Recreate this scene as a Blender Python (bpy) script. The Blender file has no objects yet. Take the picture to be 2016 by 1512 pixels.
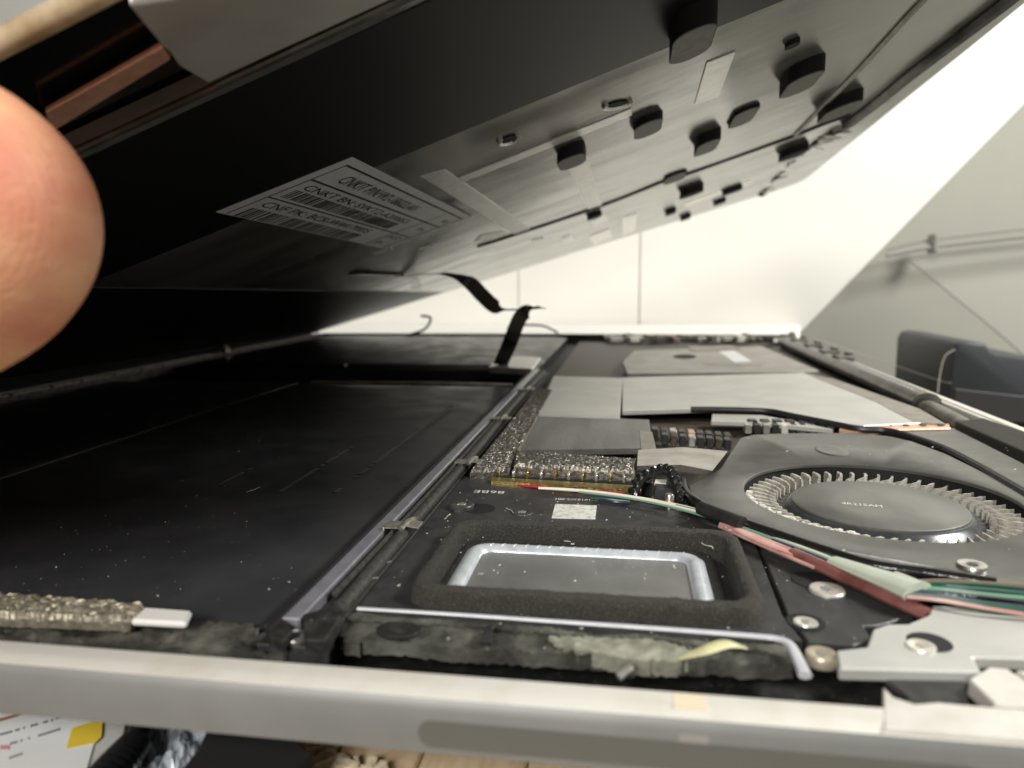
import bpy, bmesh, math, random
from mathutils import Vector, Matrix
random.seed(7)
rnd = random.random
sc = bpy.context.scene
COL = sc.collection
# 1 unit = 1 cm.  x runs right along the tablet's near edge, y away from the camera, z up; z = 0 is the tablet rim.
# ------------------------------------------------------------------ camera
CAMZ = 2.7
FPX, CX, CY = 1456.0, 1008.0, 756.0
Yc = Vector((1239 - CX, -(541 - CY), -FPX)).normalized()
Xc = -Vector((-8356 - CX, -(630 - CY), -FPX)).normalized()
Xc = (Xc - Yc * Xc.dot(Yc)).normalized()
Zc = Xc.cross(Yc)
R3 = Matrix((Xc, Yc, Zc))
cam_d = bpy.data.cameras.new('camera')
cam = bpy.data.objects.new('camera', cam_d); COL.objects.link(cam)
cam.matrix_world = Matrix.Translation((0, 0, CAMZ)) @ R3.to_4x4()
cam_d.sensor_width = 36.0
cam_d.lens = 36.0 * FPX / 2016.0
cam_d.clip_start = 0.05; cam_d.clip_end = 500
cam_d.dof.use_dof = True
cam_d.dof.focus_distance = 9.3
cam_d.dof.aperture_fstop = 0.34
sc.camera = cam
# ------------------------------------------------------------------ world and lamps
w = bpy.data.worlds.new('World'); sc.world = w; w.use_nodes = True
bg = w.node_tree.nodes['Background']
bg.inputs[0].default_value = (1.0, 0.985, 0.95, 1); bg.inputs[1].default_value = 0.16
def area(name, loc, target, size, power, col):
    l = bpy.data.lights.new(name, 'AREA'); l.shape = 'DISK'; l.size = size; l.energy = power; l.color = col
    o = bpy.data.objects.new(name, l); COL.objects.link(o); o.location = loc
    o.rotation_euler = (Vector(target) - Vector(loc)).to_track_quat('-Z', 'Y').to_euler()
    return o
area('ceiling_lamp', (42, 16, 36), (2, 20, 0), 16, 45000, (1.0, 0.985, 0.95))
area('room_lamp', (-9, -31, 22), (-1, 6, 1), 16, 19500, (1.0, 0.985, 0.95))
sc.view_settings.view_transform = 'Standard'; sc.view_settings.look = 'None'
sc.view_settings.exposure = 0.0; sc.view_settings.gamma = 1.0
# ------------------------------------------------------------------ helpers: a picture point laid on a real plane
O = Vector((0, 0, CAMZ))
def ray(px, py): return R3 @ Vector((px - CX, -(py - CY), -FPX))
def P(px, py, z=0.0):
    r = ray(px, py); return O + r * ((z - CAMZ) / r.z)
def AY(px, py, y):
    r = ray(px, py); return O + r * (y / r.y)
# the lifted screen's lower face: a gently twisted sheet through four corners
X0, X1, YN, YF = -15.0, 7.3, 6.45, 34.6
ZNL, ZNR, ZFL, ZFR = 0.45, 8.30, 0.10, 6.58
def SZ(x, y):
    s = (x - X0) / (X1 - X0); t = (y - YN) / (YF - YN)
    return (ZNL * (1 - s) + ZNR * s) * (1 - t) + (ZFL * (1 - s) + ZFR * s) * t
def ST(x, y, off=0.0): return Vector((x, y, SZ(x, y) - off))
def SP(px, py, off=0.0):
    r = ray(px, py); f = lambda t: CAMZ + r.z * t - SZ(r.x * t, r.y * t) + off
    lo, hi = 0.0022, 0.03
    N = 400; prev = f(lo)
    for i in range(1, N + 1):
        t = lo + (hi - lo) * i / N; v = f(t)
        if prev < 0 <= v:
            a, b = t - (hi - lo) / N, t
            for _ in range(40):
                m = (a + b) / 2
                if f(m) < 0: a = m
                else: b = m
            return O + r * a
        prev = v
    return O + r * hi
# ------------------------------------------------------------------ materials
def M(name, c, rough=0.5, metal=0.0, c2=None, vs=6.0, det=4, lo=0.35, hi=0.65, bump=0.0, bs=40.0, bdet=3, spec=0.5,
      stretch=(1, 1, 1), speck=None, sps=60.0, spt=0.72, rvar=0.0, alpha=1.0, trans=0.0, sss=0.0, coat=0.0):
    m = bpy.data.materials.new(name); m.use_nodes = True
    nt = m.node_tree; N = nt.nodes; L = nt.links
    b = N['Principled BSDF']
    b.inputs['Roughness'].default_value = rough; b.inputs['Metallic'].default_value = metal
    b.inputs['Specular IOR Level'].default_value = spec
    b.inputs['Alpha'].default_value = alpha
    b.inputs['Transmission Weight'].default_value = trans
    b.inputs['Coat Weight'].default_value = coat
    if sss:
        b.inputs['Subsurface Weight'].default_value = sss
        b.inputs['Subsurface Radius'].default_value = (0.35, 0.12, 0.06); b.inputs['Subsurface Scale'].default_value = 0.5
    b.inputs['Base Color'].default_value = (*c, 1)
    tc = N.new('ShaderNodeTexCoord'); mp = N.new('ShaderNodeMapping'); mp.inputs['Scale'].default_value = stretch
    L.new(tc.outputs['Object'], mp.inputs['Vector'])
    col = None
    if c2 is not None:
        n = N.new('ShaderNodeTexNoise'); n.inputs['Scale'].default_value = vs; n.inputs['Detail'].default_value = det
        L.new(mp.outputs[0], n.inputs['Vector'])
        r = N.new('ShaderNodeValToRGB'); r.color_ramp.elements[0].position = lo; r.color_ramp.elements[1].position = hi
        r.color_ramp.elements[0].color = (*c, 1); r.color_ramp.elements[1].color = (*c2, 1)
        L.new(n.outputs[0], r.inputs[0]); col = r.outputs[0]
        if rvar:
            mr = N.new('ShaderNodeMapRange'); mr.inputs[1].default_value = lo; mr.inputs[2].default_value = hi
            mr.inputs[3].default_value = rough - rvar; mr.inputs[4].default_value = rough + rvar
            L.new(n.outputs[0], mr.inputs[0]); L.new(mr.outputs[0], b.inputs['Roughness'])
    if speck is not None:
        n = N.new('ShaderNodeTexNoise'); n.inputs['Scale'].default_value = sps; n.inputs['Detail'].default_value = 2
        L.new(mp.outputs[0], n.inputs['Vector'])
        r = N.new('ShaderNodeValToRGB'); r.color_ramp.elements[0].position = spt; r.color_ramp.elements[1].position = min(1, spt + 0.04)
        r.color_ramp.elements[0].color = (0, 0, 0, 1); r.color_ramp.elements[1].color = (1, 1, 1, 1)
        L.new(n.outputs[0], r.inputs[0])
        mx = N.new('ShaderNodeMixRGB'); L.new(r.outputs[0], mx.inputs[0])
        if col is not None: L.new(col, mx.inputs[1])
        else: mx.inputs[1].default_value = (*c, 1)
        mx.inputs[2].default_value = (*speck, 1); col = mx.outputs[0]
    if col is not None: L.new(col, b.inputs['Base Color'])
    if bump:
        n = N.new('ShaderNodeTexNoise'); n.inputs['Scale'].default_value = bs; n.inputs['Detail'].default_value = bdet
        L.new(mp.outputs[0], n.inputs['Vector'])
        bp = N.new('ShaderNodeBump'); bp.inputs['Strength'].default_value = bump; bp.inputs['Distance'].default_value = 0.02
        L.new(n.outputs[0], bp.inputs['Height']); L.new(bp.outputs[0], b.inputs['Normal'])
    return m
MAT = {}
def mk(k, *a, **kw): MAT[k] = M(k, *a, **kw)
mk('alu', (0.20, 0.20, 0.188), 0.45, 0.2, c2=(0.222, 0.222, 0.209), vs=2, bump=0.08, bs=160)
mk('alu_edge', (0.74, 0.72, 0.65), 0.38, 0.25, c2=(0.66, 0.62, 0.52), vs=3, lo=0.5, hi=0.8, bump=0.1, bs=120)
mk('alu_dark', (0.125, 0.122, 0.108), 0.5, 0.1)
mk('seam_face', (0.29, 0.28, 0.25), 0.5)
mk('seam_tan', (0.66, 0.58, 0.42), 0.5)
mk('tub_black', (0.012, 0.012, 0.011), 0.6, c2=(0.05, 0.05, 0.042), vs=7, lo=0.5, hi=0.8, bump=0.4, bs=30, speck=(0.22, 0.21, 0.16), sps=26, spt=0.70)
mk('rim_dark', (0.20, 0.19, 0.16), 0.5, 0.3, c2=(0.10, 0.095, 0.075), vs=4, bump=0.2)
mk('battery', (0.032, 0.032, 0.034), 0.36, c2=(0.042, 0.042, 0.044), vs=1.2, det=6, bump=0.22, bs=1.3, bdet=5, rvar=0.07, spec=0.55, speck=(0.10, 0.10, 0.10), sps=40, spt=0.79)
mk('battery_line', (0.11, 0.11, 0.115), 0.45)
mk('print_grey', (0.085, 0.085, 0.085), 0.6)
mk('rail', (0.46, 0.46, 0.50), 0.32, 0.6, c2=(0.36, 0.36, 0.40), vs=6, bump=0.1, bs=30)
mk('rail_dark', (0.02, 0.02, 0.02), 0.5, c2=(0.04, 0.04, 0.038), vs=9)
mk('coax', (0.03, 0.03, 0.028), 0.5, c2=(0.07, 0.068, 0.06), vs=14, bump=0.6, bs=20)
mk('clip_metal', (0.55, 0.52, 0.45), 0.35, 0.7, c2=(0.30, 0.28, 0.23), vs=20)
mk('foam_metal', (0.29, 0.268, 0.232), 0.40, 0.8, c2=(0.13, 0.118, 0.098), vs=16, bump=1.0, bs=16)
mk('foam_gold', (0.36, 0.325, 0.245), 0.45, 0.55, c2=(0.20, 0.178, 0.13), vs=14, bump=1.0, bs=13)
mk('film_grey', (0.12, 0.118, 0.108), 0.36, 0.4, c2=(0.19, 0.187, 0.17), vs=3, det=7, bump=0.3, bs=22, stretch=(1, .15, 1))
mk('foil_beige', (0.56, 0.55, 0.495), 0.46, 0.35, c2=(0.49, 0.48, 0.43), vs=1.2, det=4, bump=0.3, bs=2.5, bdet=5, speck=(0.22, 0.2, 0.16), sps=24, spt=0.72)
mk('foil_brown', (0.30, 0.275, 0.235), 0.5, 0.25, c2=(0.22, 0.2, 0.165), vs=2.5, bump=0.15, bs=9)
mk('shield', (0.36, 0.34, 0.30), 0.42, 0.4, c2=(0.25, 0.235, 0.205), vs=1.8, det=7, bump=0.3, bs=6, bdet=5)
mk('fan_grey', (0.085, 0.083, 0.074), 0.32, 0.45, spec=.8, c2=(0.135, 0.131, 0.117), vs=2.2, bump=0.08, bs=60, speck=(0.42, 0.4, 0.34), sps=45, spt=0.77)
mk('fan_hub', (0.13, 0.128, 0.113), 0.42, 0.3, c2=(0.20, 0.197, 0.175), vs=1.6, bump=0.06, bs=60, stretch=(1, .6, 1))
mk('fan_ring', (0.10, 0.105, 0.115), 0.22, 0.7, c2=(0.14, 0.145, 0.15), vs=5)
mk('blade', (0.48, 0.455, 0.385), 0.75, c2=(0.24, 0.225, 0.19), vs=9, bump=0.8, bs=28)
mk('black_plastic', (0.018, 0.018, 0.018), 0.38, c2=(0.03, 0.03, 0.028), vs=8, bump=0.15, bs=60, speck=(0.3, 0.29, 0.25), sps=45, spt=0.79)
mk('plate_black', (0.028, 0.028, 0.028), 0.40, c2=(0.045, 0.045, 0.044), vs=5, bump=0.25, bs=90, speck=(0.2, 0.2, 0.18), sps=50, spt=0.75)
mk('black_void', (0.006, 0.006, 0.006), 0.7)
mk('gasket', (0.030, 0.027, 0.022), 0.95, c2=(0.105, 0.098, 0.078), vs=70, lo=0.5, hi=0.8, bump=1.0, bs=55, speck=(0.45, 0.43, 0.37), sps=60, spt=0.76)
mk('surround', (0.52, 0.55, 0.58), 0.3, 0.35, c2=(0.66, 0.69, 0.71), vs=7, bump=0.25, bs=9)
mk('membrane', (0.42, 0.415, 0.39), 0.34, 0.85, c2=(0.52, 0.515, 0.485), vs=2.5, bump=0.5, bs=130, speck=(0.42, 0.41, 0.36), sps=75, spt=0.68)
mk('trim_glint', (0.58, 0.57, 0.60), 0.4, 0.1, c2=(0.5, 0.5, 0.52), vs=6)
mk('residue', (0.035, 0.034, 0.027), 0.6, c2=(0.15, 0.148, 0.118), vs=3.0, lo=0.4, hi=0.75, bump=1.0, bs=12)
mk('residue_pale', (0.30, 0.30, 0.23), 0.6, c2=(0.15, 0.15, 0.11), vs=7, bump=0.5, bs=20)
mk('residue_yellow', (0.62, 0.60, 0.34), 0.5, c2=(0.45, 0.43, 0.24), vs=6, bump=0.3)
mk('screw_steel', (0.62, 0.60, 0.55), 0.28, 0.9, c2=(0.48, 0.46, 0.42), vs=20)
mk('screw_black', (0.06, 0.06, 0.06), 0.35, 0.5, c2=(0.11, 0.11, 0.1), vs=20)
mk('screw_white', (0.80, 0.77, 0.68), 0.32, 0.6)
mk('screw_tan', (0.58, 0.51, 0.38), 0.35, 0.6)
mk('bracket', (0.50, 0.50, 0.46), 0.48, 0.3, c2=(0.57, 0.57, 0.525), vs=2, bump=0.1, bs=80)
mk('white_metal', (0.75, 0.735, 0.68), 0.4, 0.3, c2=(0.66, 0.63, 0.56), vs=4)
mk('gold', (0.62, 0.48, 0.18), 0.3, 0.9, c2=(0.4, 0.3, 0.10), vs=18, bump=0.4, bs=30)
mk('copper', (0.86, 0.50, 0.36), 0.4, 0.5, c2=(0.7, 0.38, 0.26), vs=8)  # real copper strip, and the thumb's reflection painted on the screen
mk('chip', (0.03, 0.03, 0.028), 0.35)
mk('silver', (0.68, 0.66, 0.6), 0.3, 0.8)
mk('tab_white', (0.82, 0.80, 0.75), 0.4, 0.1)
mk('pcb', (0.035, 0.03, 0.026), 0.5, c2=(0.09, 0.07, 0.05), vs=20)
mk('red_wire', (0.42, 0.035, 0.05), 0.35)
mk('pink_wire', (0.46, 0.20, 0.18), 0.4, c2=(0.60, 0.38, 0.33), vs=4)
mk('white_wire', (0.70, 0.64, 0.52), 0.4)
mk('green_wire', (0.015, 0.085, 0.05), 0.35)
mk('pale_green_wire', (0.17, 0.30, 0.22), 0.4)
mk('blue_wire', (0.022, 0.03, 0.075), 0.35)
mk('brown_wire', (0.20, 0.11, 0.055), 0.4)
mk('black_wire', (0.012, 0.012, 0.012), 0.22, bump=0.3, bs=20)
mk('tape_green', (0.50, 0.53, 0.43), 0.35, c2=(0.42, 0.47, 0.37), vs=3)
mk('paper_flap', (0.42, 0.40, 0.34), 0.5, 0.2, c2=(0.30, 0.285, 0.245), vs=2.5, bump=0.1, bs=10)
mk('label_white', (0.70, 0.70, 0.68), 0.55, c2=(0.64, 0.64, 0.62), vs=3)
mk('ink', (0.03, 0.03, 0.032), 0.6)
mk('ink_grey', (0.20, 0.20, 0.20), 0.6)
mk('patch_grey', (0.62, 0.61, 0.54), 0.6, c2=(0.30, 0.295, 0.26), vs=16, lo=.45, hi=.75)
mk('silk_white', (0.68, 0.67, 0.6), 0.6)
mk('panel', (0.20, 0.195, 0.175), 0.19, 0.6, spec=0.55, c2=(0.34, 0.33, 0.296), vs=.8, det=6, bump=0.45, bs=.65, bdet=5, stretch=(.5, 1.4, 1), rvar=0.05, speck=(0.10, 0.09, 0.08), sps=22, spt=0.80)
mk('dark_reflection', (0.012, 0.012, 0.012), 0.36, spec=0.15, bump=0.05, bs=1.2)
mk('panel_seam', (0.02, 0.02, 0.018), 0.5)
mk('panel_ridge', (0.50, 0.46, 0.38), 0.4, 0.4, c2=(0.3, 0.27, 0.22), vs=3, bump=0.5, bs=12)
mk('foil_tape', (0.93, 0.92, 0.87), 0.32, 0.75, c2=(0.84, 0.83, 0.78), vs=4, bump=0.4, bs=8)
mk('pad_foam', (0.014, 0.014, 0.013), 0.8, bump=0.4, bs=60)
mk('pad_face', (0.20, 0.195, 0.175), 0.6, c2=(0.15, 0.145, 0.13), vs=9, bump=0.3, bs=50)
mk('edge_bar', (0.17, 0.16, 0.145), 0.3, 0.7, c2=(0.08, 0.075, 0.065), vs=2, bump=0.3, bs=6)
mk('frame_silver', (0.38, 0.37, 0.335), 0.45, 0.4, c2=(0.46, 0.45, 0.41), vs=1.5, bump=0.1, bs=50)
mk('glass_black', (0.006, 0.006, 0.007), 0.12, spec=0.5)
mk('edge_tan', (0.34, 0.25, 0.13), 0.5, c2=(0.56, 0.46, 0.32), vs=3)
mk('skin', (0.72, 0.27, 0.165), 0.5, c2=(0.86, 0.45, 0.25), vs=1.1, det=6, lo=0.36, hi=0.62, bump=0.5, bs=13, bdet=6, sss=0.15, stretch=(1, 1, 1.8), spec=.35)
mk('wall_white', (0.84, 0.82, 0.75), 0.7, c2=(0.80, 0.78, 0.715), vs=0.12)
mk('wall_gap', (0.7, 0.68, 0.6), 0.8)
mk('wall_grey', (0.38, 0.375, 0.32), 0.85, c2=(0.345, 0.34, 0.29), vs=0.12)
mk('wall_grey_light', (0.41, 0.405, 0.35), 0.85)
mk('shelf_white', (0.90, 0.89, 0.84), 0.6)
mk('bin_plastic', (0.032, 0.037, 0.041), 0.55, c2=(0.042, 0.047, 0.052), vs=0.5)
mk('bin_dark', (0.035, 0.035, 0.033), 0.6)
mk('pole', (0.27, 0.265, 0.235), 0.7)
mk('wood', (0.62, 0.45, 0.27), 0.6, c2=(0.76, 0.60, 0.40), vs=3.0, bump=0.3, bs=12, stretch=(3.0, 0.5, 1))
mk('wood_chip', (0.86, 0.76, 0.56), 0.7, c2=(0.55, 0.41, 0.25), vs=8, bump=0.6, bs=14)
mk('floor', (0.2, 0.19, 0.17), 0.8)
mk('cable_black', (0.010, 0.010, 0.012), 0.25)
mk('packet', (0.86, 0.86, 0.85), 0.3, c2=(0.80, 0.80, 0.79), vs=2, bump=0.2, bs=3)
mk('plastic_clear', (0.62, 0.62, 0.58), 0.2, c2=(0.5, 0.5, 0.46), vs=4, bump=0.5, bs=5)
mk('yellow', (0.80, 0.58, 0.05), 0.5)
mk('print_brown', (0.33, 0.17, 0.10), 0.5)
mk('print_pink', (0.68, 0.30, 0.36), 0.5)
mk('antistatic', (0.62, 0.66, 0.70), 0.2, 0.35, c2=(0.40, 0.43, 0.47), vs=5, bump=0.2, bs=6)
mk('foam_block', (0.008, 0.008, 0.008), 0.85)
mk('dust', (0.62, 0.60, 0.53), 0.9)
mk('flex', (0.012, 0.010, 0.008), 0.3, c2=(0.055, 0.030, 0.014), vs=.8)
mk('connector_pale', (0.62, 0.60, 0.55), 0.45)
mk('rust_pink', (0.5, 0.28, 0.23), 0.6)
mk('red_film', (0.11, 0.035, 0.03), 0.2, c2=(0.24, 0.10, 0.085), vs=3)
def ridges(m):          # fine skin ridges on top of the mottled colour
    nt = m.node_tree; N = nt.nodes; L = nt.links
    wv = N.new('ShaderNodeTexWave'); wv.wave_type = 'RINGS'; wv.rings_direction = 'SPHERICAL'
    wv.inputs['Scale'].default_value = 7.0; wv.inputs['Distortion'].default_value = 5.0; wv.inputs['Detail'].default_value = 2
    tc = [n for n in N if n.type == 'TEX_COORD'][0]; mp = N.new('ShaderNodeMapping'); mp.inputs['Location'].default_value = (3.9, -3.6, -3.1)
    L.new(tc.outputs['Object'], mp.inputs['Vector']); L.new(mp.outputs[0], wv.inputs['Vector'])
    old = [n for n in N if n.type == 'BUMP'][0]
    b2 = N.new('ShaderNodeBump'); b2.inputs['Strength'].default_value = .13; b2.inputs['Distance'].default_value = .012
    L.new(wv.outputs['Fac'], b2.inputs['Height']); L.new(old.outputs[0], b2.inputs['Normal'])
    L.new(b2.outputs[0], N['Principled BSDF'].inputs['Normal'])
ridges(MAT['skin'])
# ------------------------------------------------------------------ object helpers
def new(name, mat, parent=None, kind=None):
    me = bpy.data.meshes.new(name)
    if mat is not None: me.materials.append(MAT[mat])
    o = bpy.data.objects.new(name, me); COL.objects.link(o)
    if parent is not None: o.parent = parent
    if kind: o['kind'] = kind
    return o
def wloc(o):
    v = Vector((0, 0, 0))
    while o is not None: v += Vector(o.location); o = o.parent
    return v
def finish(o, bm, smooth=False):
    bmesh.ops.recalc_face_normals(bm, faces=bm.faces[:])
    off = wloc(o)
    if off.length: bmesh.ops.translate(bm, verts=bm.verts[:], vec=-off)
    bm.to_mesh(o.data); bm.free()
    if smooth:
        for p in o.data.polygons: p.use_smooth = True
        if smooth != 'all':
            try: o.data.set_sharp_from_angle(angle=math.radians(40))
            except Exception: pass
    return o
def thing(name, label, cat, loc, group=None):
    o = bpy.data.objects.new(name, None); COL.objects.link(o); o.location = loc
    o['label'] = label; o['category'] = cat
    if group: o['group'] = group
    return o
def tag(o, label, cat, group=None):
    o['label'] = label; o['category'] = cat
    if group: o['group'] = group
    return o
def BM(): return bmesh.new()
def prism(bm, top, thick, bev=0.0, down=Vector((0, 0, -1)), seg=1):
    top = [Vector(p) for p in top]
    n = len(top)
    a = [bm.verts.new(p) for p in top]; b = [bm.verts.new(p + down * thick) for p in top]
    fs = [bm.faces.new(a), bm.faces.new(b[::-1])]
    for i in range(n): fs.append(bm.faces.new((a[i], b[i], b[(i + 1) % n], a[(i + 1) % n])))
    if bev:
        es = list({e for f in fs for e in f.edges})
        bmesh.ops.recalc_face_normals(bm, faces=fs)
        bmesh.ops.bevel(bm, geom=es, offset=bev, segments=seg, affect='EDGES', profile=0.5, clamp_overlap=True)
def box(bm, c, sx, sy, sz, rot=0.0, bev=0.0):
    """c = centre of the bottom"""
    c = Vector(c); ca, sa = math.cos(rot), math.sin(rot)
    top = []
    for x, y in ((-sx, -sy), (sx, -sy), (sx, sy), (-sx, sy)):
        x /= 2; y /= 2
        top.append(c + Vector((x * ca - y * sa, x * sa + y * ca, sz)))
    prism(bm, top, sz, bev)
def loft(bm, loops, cap0=True, cap1=True, close=True):
    rs = [[bm.verts.new(p) for p in l] for l in loops]
    n = len(rs[0])
    for a, b in zip(rs, rs[1:]):
        for i in range(n if close else n - 1):
            j = (i + 1) % n
            bm.faces.new((a[i], a[j], b[j], b[i]))
    if cap0: bm.faces.new(rs[0][::-1])
    if cap1: bm.faces.new(rs[-1])
    return rs
def crom(pts, sub=6):
    pts = [Vector(p) for p in pts]; out = []
    for i in range(len(pts) - 1):
        p0 = pts[max(0, i - 1)]; p1 = pts[i]; p2 = pts[i + 1]; p3 = pts[min(len(pts) - 1, i + 2)]
        for k in range(sub):
            t = k / sub
            out.append(0.5 * ((2 * p1) + (p2 - p0) * t + (2 * p0 - 5 * p1 + 4 * p2 - p3) * t * t + (3 * p1 - p0 - 3 * p2 + p3) * t ** 3))
    out.append(pts[-1]); return out
def tube(bm, pts, r, seg=8, sub=6, flat=1.0, rfun=None, up=Vector((0, 0, 1))):
    q = crom(pts, sub) if sub > 1 else [Vector(p) for p in pts]
    loops = []
    for i, p in enumerate(q):
        d = (q[min(i + 1, len(q) - 1)] - q[max(i - 1, 0)]).normalized()
        s = d.cross(up)
        s = s.normalized() if s.length > 1e-4 else Vector((1, 0, 0))
        u = s.cross(d).normalized()
        rr = rfun(i / (len(q) - 1)) if rfun else r
        loops.append([p + s * (rr * math.cos(2 * math.pi * k / seg)) + u * (rr * flat * math.sin(2 * math.pi * k / seg)) for k in range(seg)])
    loft(bm, loops)
def lathe(bm, prof, c, seg=32, cap0=False, cap1=True, axis=None):
    c = Vector(c)
    loops = [[c + Vector((r * math.cos(2 * math.pi * k / seg), r * math.sin(2 * math.pi * k / seg), z)) for k in range(seg)] for r, z in prof]
    loft(bm, loops, cap0, cap1)
def rrect(x0, y0, x1, y1, r, z, n=6):
    out = []
    for cx, cy, a0 in ((x1 - r, y1 - r, 0), (x0 + r, y1 - r, 90), (x0 + r, y0 + r, 180), (x1 - r, y0 + r, 270)):
        for k in range(n + 1):
            a = math.radians(a0 + 90 * k / n); out.append(Vector((cx + r * math.cos(a), cy + r * math.sin(a), z)))
    return out
def part(name, mat, parent, fn, smooth=False, kind=None, label=None):
    o = new(name, mat, parent, kind); bm = BM(); fn(bm); finish(o, bm, smooth)
    if label: o['label'] = label
    return o
def plate(name, mat, parent, pxs, z, thick, bev=0.01, label=None, kind=None):
    return part(name, mat, parent, lambda bm: prism(bm, [P(x, y, z) for x, y in pxs], thick, bev), label=label, kind=kind)
def text_geo(s, o, u, v, h, n, lift, fit=None):
    """flat lettering: lower-left corner o, reading direction u, letter-up v, letter height h"""
    c = bpy.data.curves.new('t', 'FONT'); c.body = s; c.size = 1.0; c.resolution_u = 2
    ob = bpy.data.objects.new('t', c); COL.objects.link(ob)
    bpy.context.view_layer.update()
    me = bpy.data.meshes.new_from_object(ob.evaluated_get(bpy.context.evaluated_depsgraph_get()))
    xs = [q.co.x for q in me.vertices]; W = max(xs) if xs else 1
    su = (fit / W) if fit else h / 0.72
    vs = [Vector(o) + Vector(u) * (q.co.x * su) + Vector(v) * (q.co.y * h / 0.72) + Vector(n) * lift for q in me.vertices]
    fs = [tuple(p.vertices) for p in me.polygons]
    bpy.data.objects.remove(ob); bpy.data.curves.remove(c); bpy.data.meshes.remove(me)
    return vs, fs
def text_obj(name, mat, parent, items):
    o = new(name, mat, parent); off = wloc(o); V = []; F = []
    for vs, fs in items:
        b = len(V); V += [p - off for p in vs]; F += [tuple(i + b for i in f) for f in fs]
    o['kind'] = 'stuff'; o.data.from_pydata(V, [], F); o.data.update(); return o

# ================================================================== THE ROOM BEHIND
def structure(o): o['kind'] = 'structure'; return o
structure(part('floor', 'floor', None, lambda bm: prism(bm, [(-120, -60, -14), (120, -60, -14), (120, 90, -14), (-120, 90, -14)], 1)))
WY = 48.0
wall = bpy.data.objects.new('white_wall', None); COL.objects.link(wall); wall.location = (0, WY, -14); wall['kind'] = 'structure'
def wall_panel(p): part('panel', 'wall_white', wall, lambda bm: prism(bm, [(x, WY, z) for x, z in p], 0.22, 0.03, Vector((0, 1, 0))))
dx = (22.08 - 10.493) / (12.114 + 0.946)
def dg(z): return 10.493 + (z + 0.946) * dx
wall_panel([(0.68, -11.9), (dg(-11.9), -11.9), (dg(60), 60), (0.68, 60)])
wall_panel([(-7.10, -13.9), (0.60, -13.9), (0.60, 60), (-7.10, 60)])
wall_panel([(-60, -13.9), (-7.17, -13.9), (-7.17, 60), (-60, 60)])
part('backing', 'wall_gap', wall, lambda bm: prism(bm, [(-60, WY + 0.225, -11.8), (1.5, WY + 0.225, -11.8), (1.5, WY + 0.225, 59), (-60, WY + 0.225, 59)], 0.05, 0, Vector((0, 1, 0))))
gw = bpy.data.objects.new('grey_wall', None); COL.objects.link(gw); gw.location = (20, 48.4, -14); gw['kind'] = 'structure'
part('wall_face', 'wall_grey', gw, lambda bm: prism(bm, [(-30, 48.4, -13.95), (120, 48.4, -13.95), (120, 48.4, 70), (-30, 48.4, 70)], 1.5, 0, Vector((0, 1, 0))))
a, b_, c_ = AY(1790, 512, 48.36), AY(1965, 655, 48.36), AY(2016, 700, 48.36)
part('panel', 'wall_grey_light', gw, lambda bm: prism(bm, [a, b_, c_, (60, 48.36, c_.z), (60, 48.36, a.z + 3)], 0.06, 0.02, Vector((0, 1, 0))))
structure(part('shelf', 'shelf_white', None, lambda bm: prism(bm, [(-18, 35.6, -0.42), (7.75, 35.6, -0.42), (10.5, WY - 0.02, -0.42), (-24, WY - 0.02, -0.42)], 1.2, 0.08)))
# rail on the grey wall
pl = thing('wall_rail', 'slim grey rail with a small bracket fixed across the grey wall', 'rail', (22, 46.6, 0))
part('rod', 'pole', pl, lambda bm: tube(bm, [AY(1745, 503, 46.4), AY(1850, 484, 46.6), AY(2120, 455, 46.8)], 0.13, 10), True)
part('rod', 'pole', pl, lambda bm: tube(bm, [AY(1745, 492, 47.2), AY(1850, 470, 47.2), AY(2120, 440, 47.2)], 0.07, 8), True)
q = AY(1836, 492, 46.8)
part('bracket', 'pole', pl, lambda bm: box(bm, (q.x, q.y, q.z - 0.2), 0.3, 1.0, 1.1, 0, 0.08))
# bin at the right
BY = 30.0
b0 = AY(1878, 672, BY)
bn = thing('waste_bin', 'dark blue-grey plastic bin with rounded corner right of the tablet', 'bin', (15.5, 33, -13.98))
def binbody(bm):
    p = [AY(1874, 720, BY), AY(1876, 690, BY), AY(1884, 676, BY), AY(1898, 672, BY), AY(1942, 676, BY), AY(1950, 690, BY), AY(1962, 697, BY), AY(2100, 716, BY)]
    p += [Vector((p[-1].x, BY, -3.0)), Vector((p[0].x, BY, -3.0))]
    prism(bm, p, 6, 0.12, Vector((0, 1, 0)), 2)
part('bin_shell', 'bin_plastic', bn, binbody, True)
def binbase(bm):
    p = [(12.4, BY + .1, -3.01), (17.6, BY + .1, -3.01), (17.3, BY + .1, -13.98), (12.7, BY + .1, -13.98)]
    prism(bm, p, 5.8, 0.1, Vector((0, 1, 0)))
part('bin_base', 'bin_dark', bn, binbase)
def binband(bm):
    p = [AY(1880, 765, BY - .05), AY(2100, 790, BY - .05)]
    p += [Vector((p[1].x, BY - .05, -2.95)), Vector((p[0].x, BY - .05, -2.95))]
    prism(bm, p, 0.2, 0.03, Vector((0, 1, 0)))
part('bin_band', 'bin_dark', bn, binband)
# thin wire hanging beyond the rim
wr = new('thin_wire', 'wall_gap'); bm = BM()
tube(bm, [AY(1606, 668, 36), AY(1740, 712, 34), AY(1846, 748, 31), AY(1872, 754, 29.5)], 0.015, 6)
tube(bm, [AY(1880, 688, 29.6), AY(1860, 702, 29.6), AY(1850, 740, 29.6), AY(1846, 775, 29.6)], 0.018, 6)
finish(wr, bm, True); tag(wr, 'hair-thin wire sagging along the tablet rim to the bin', 'wire')

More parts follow.
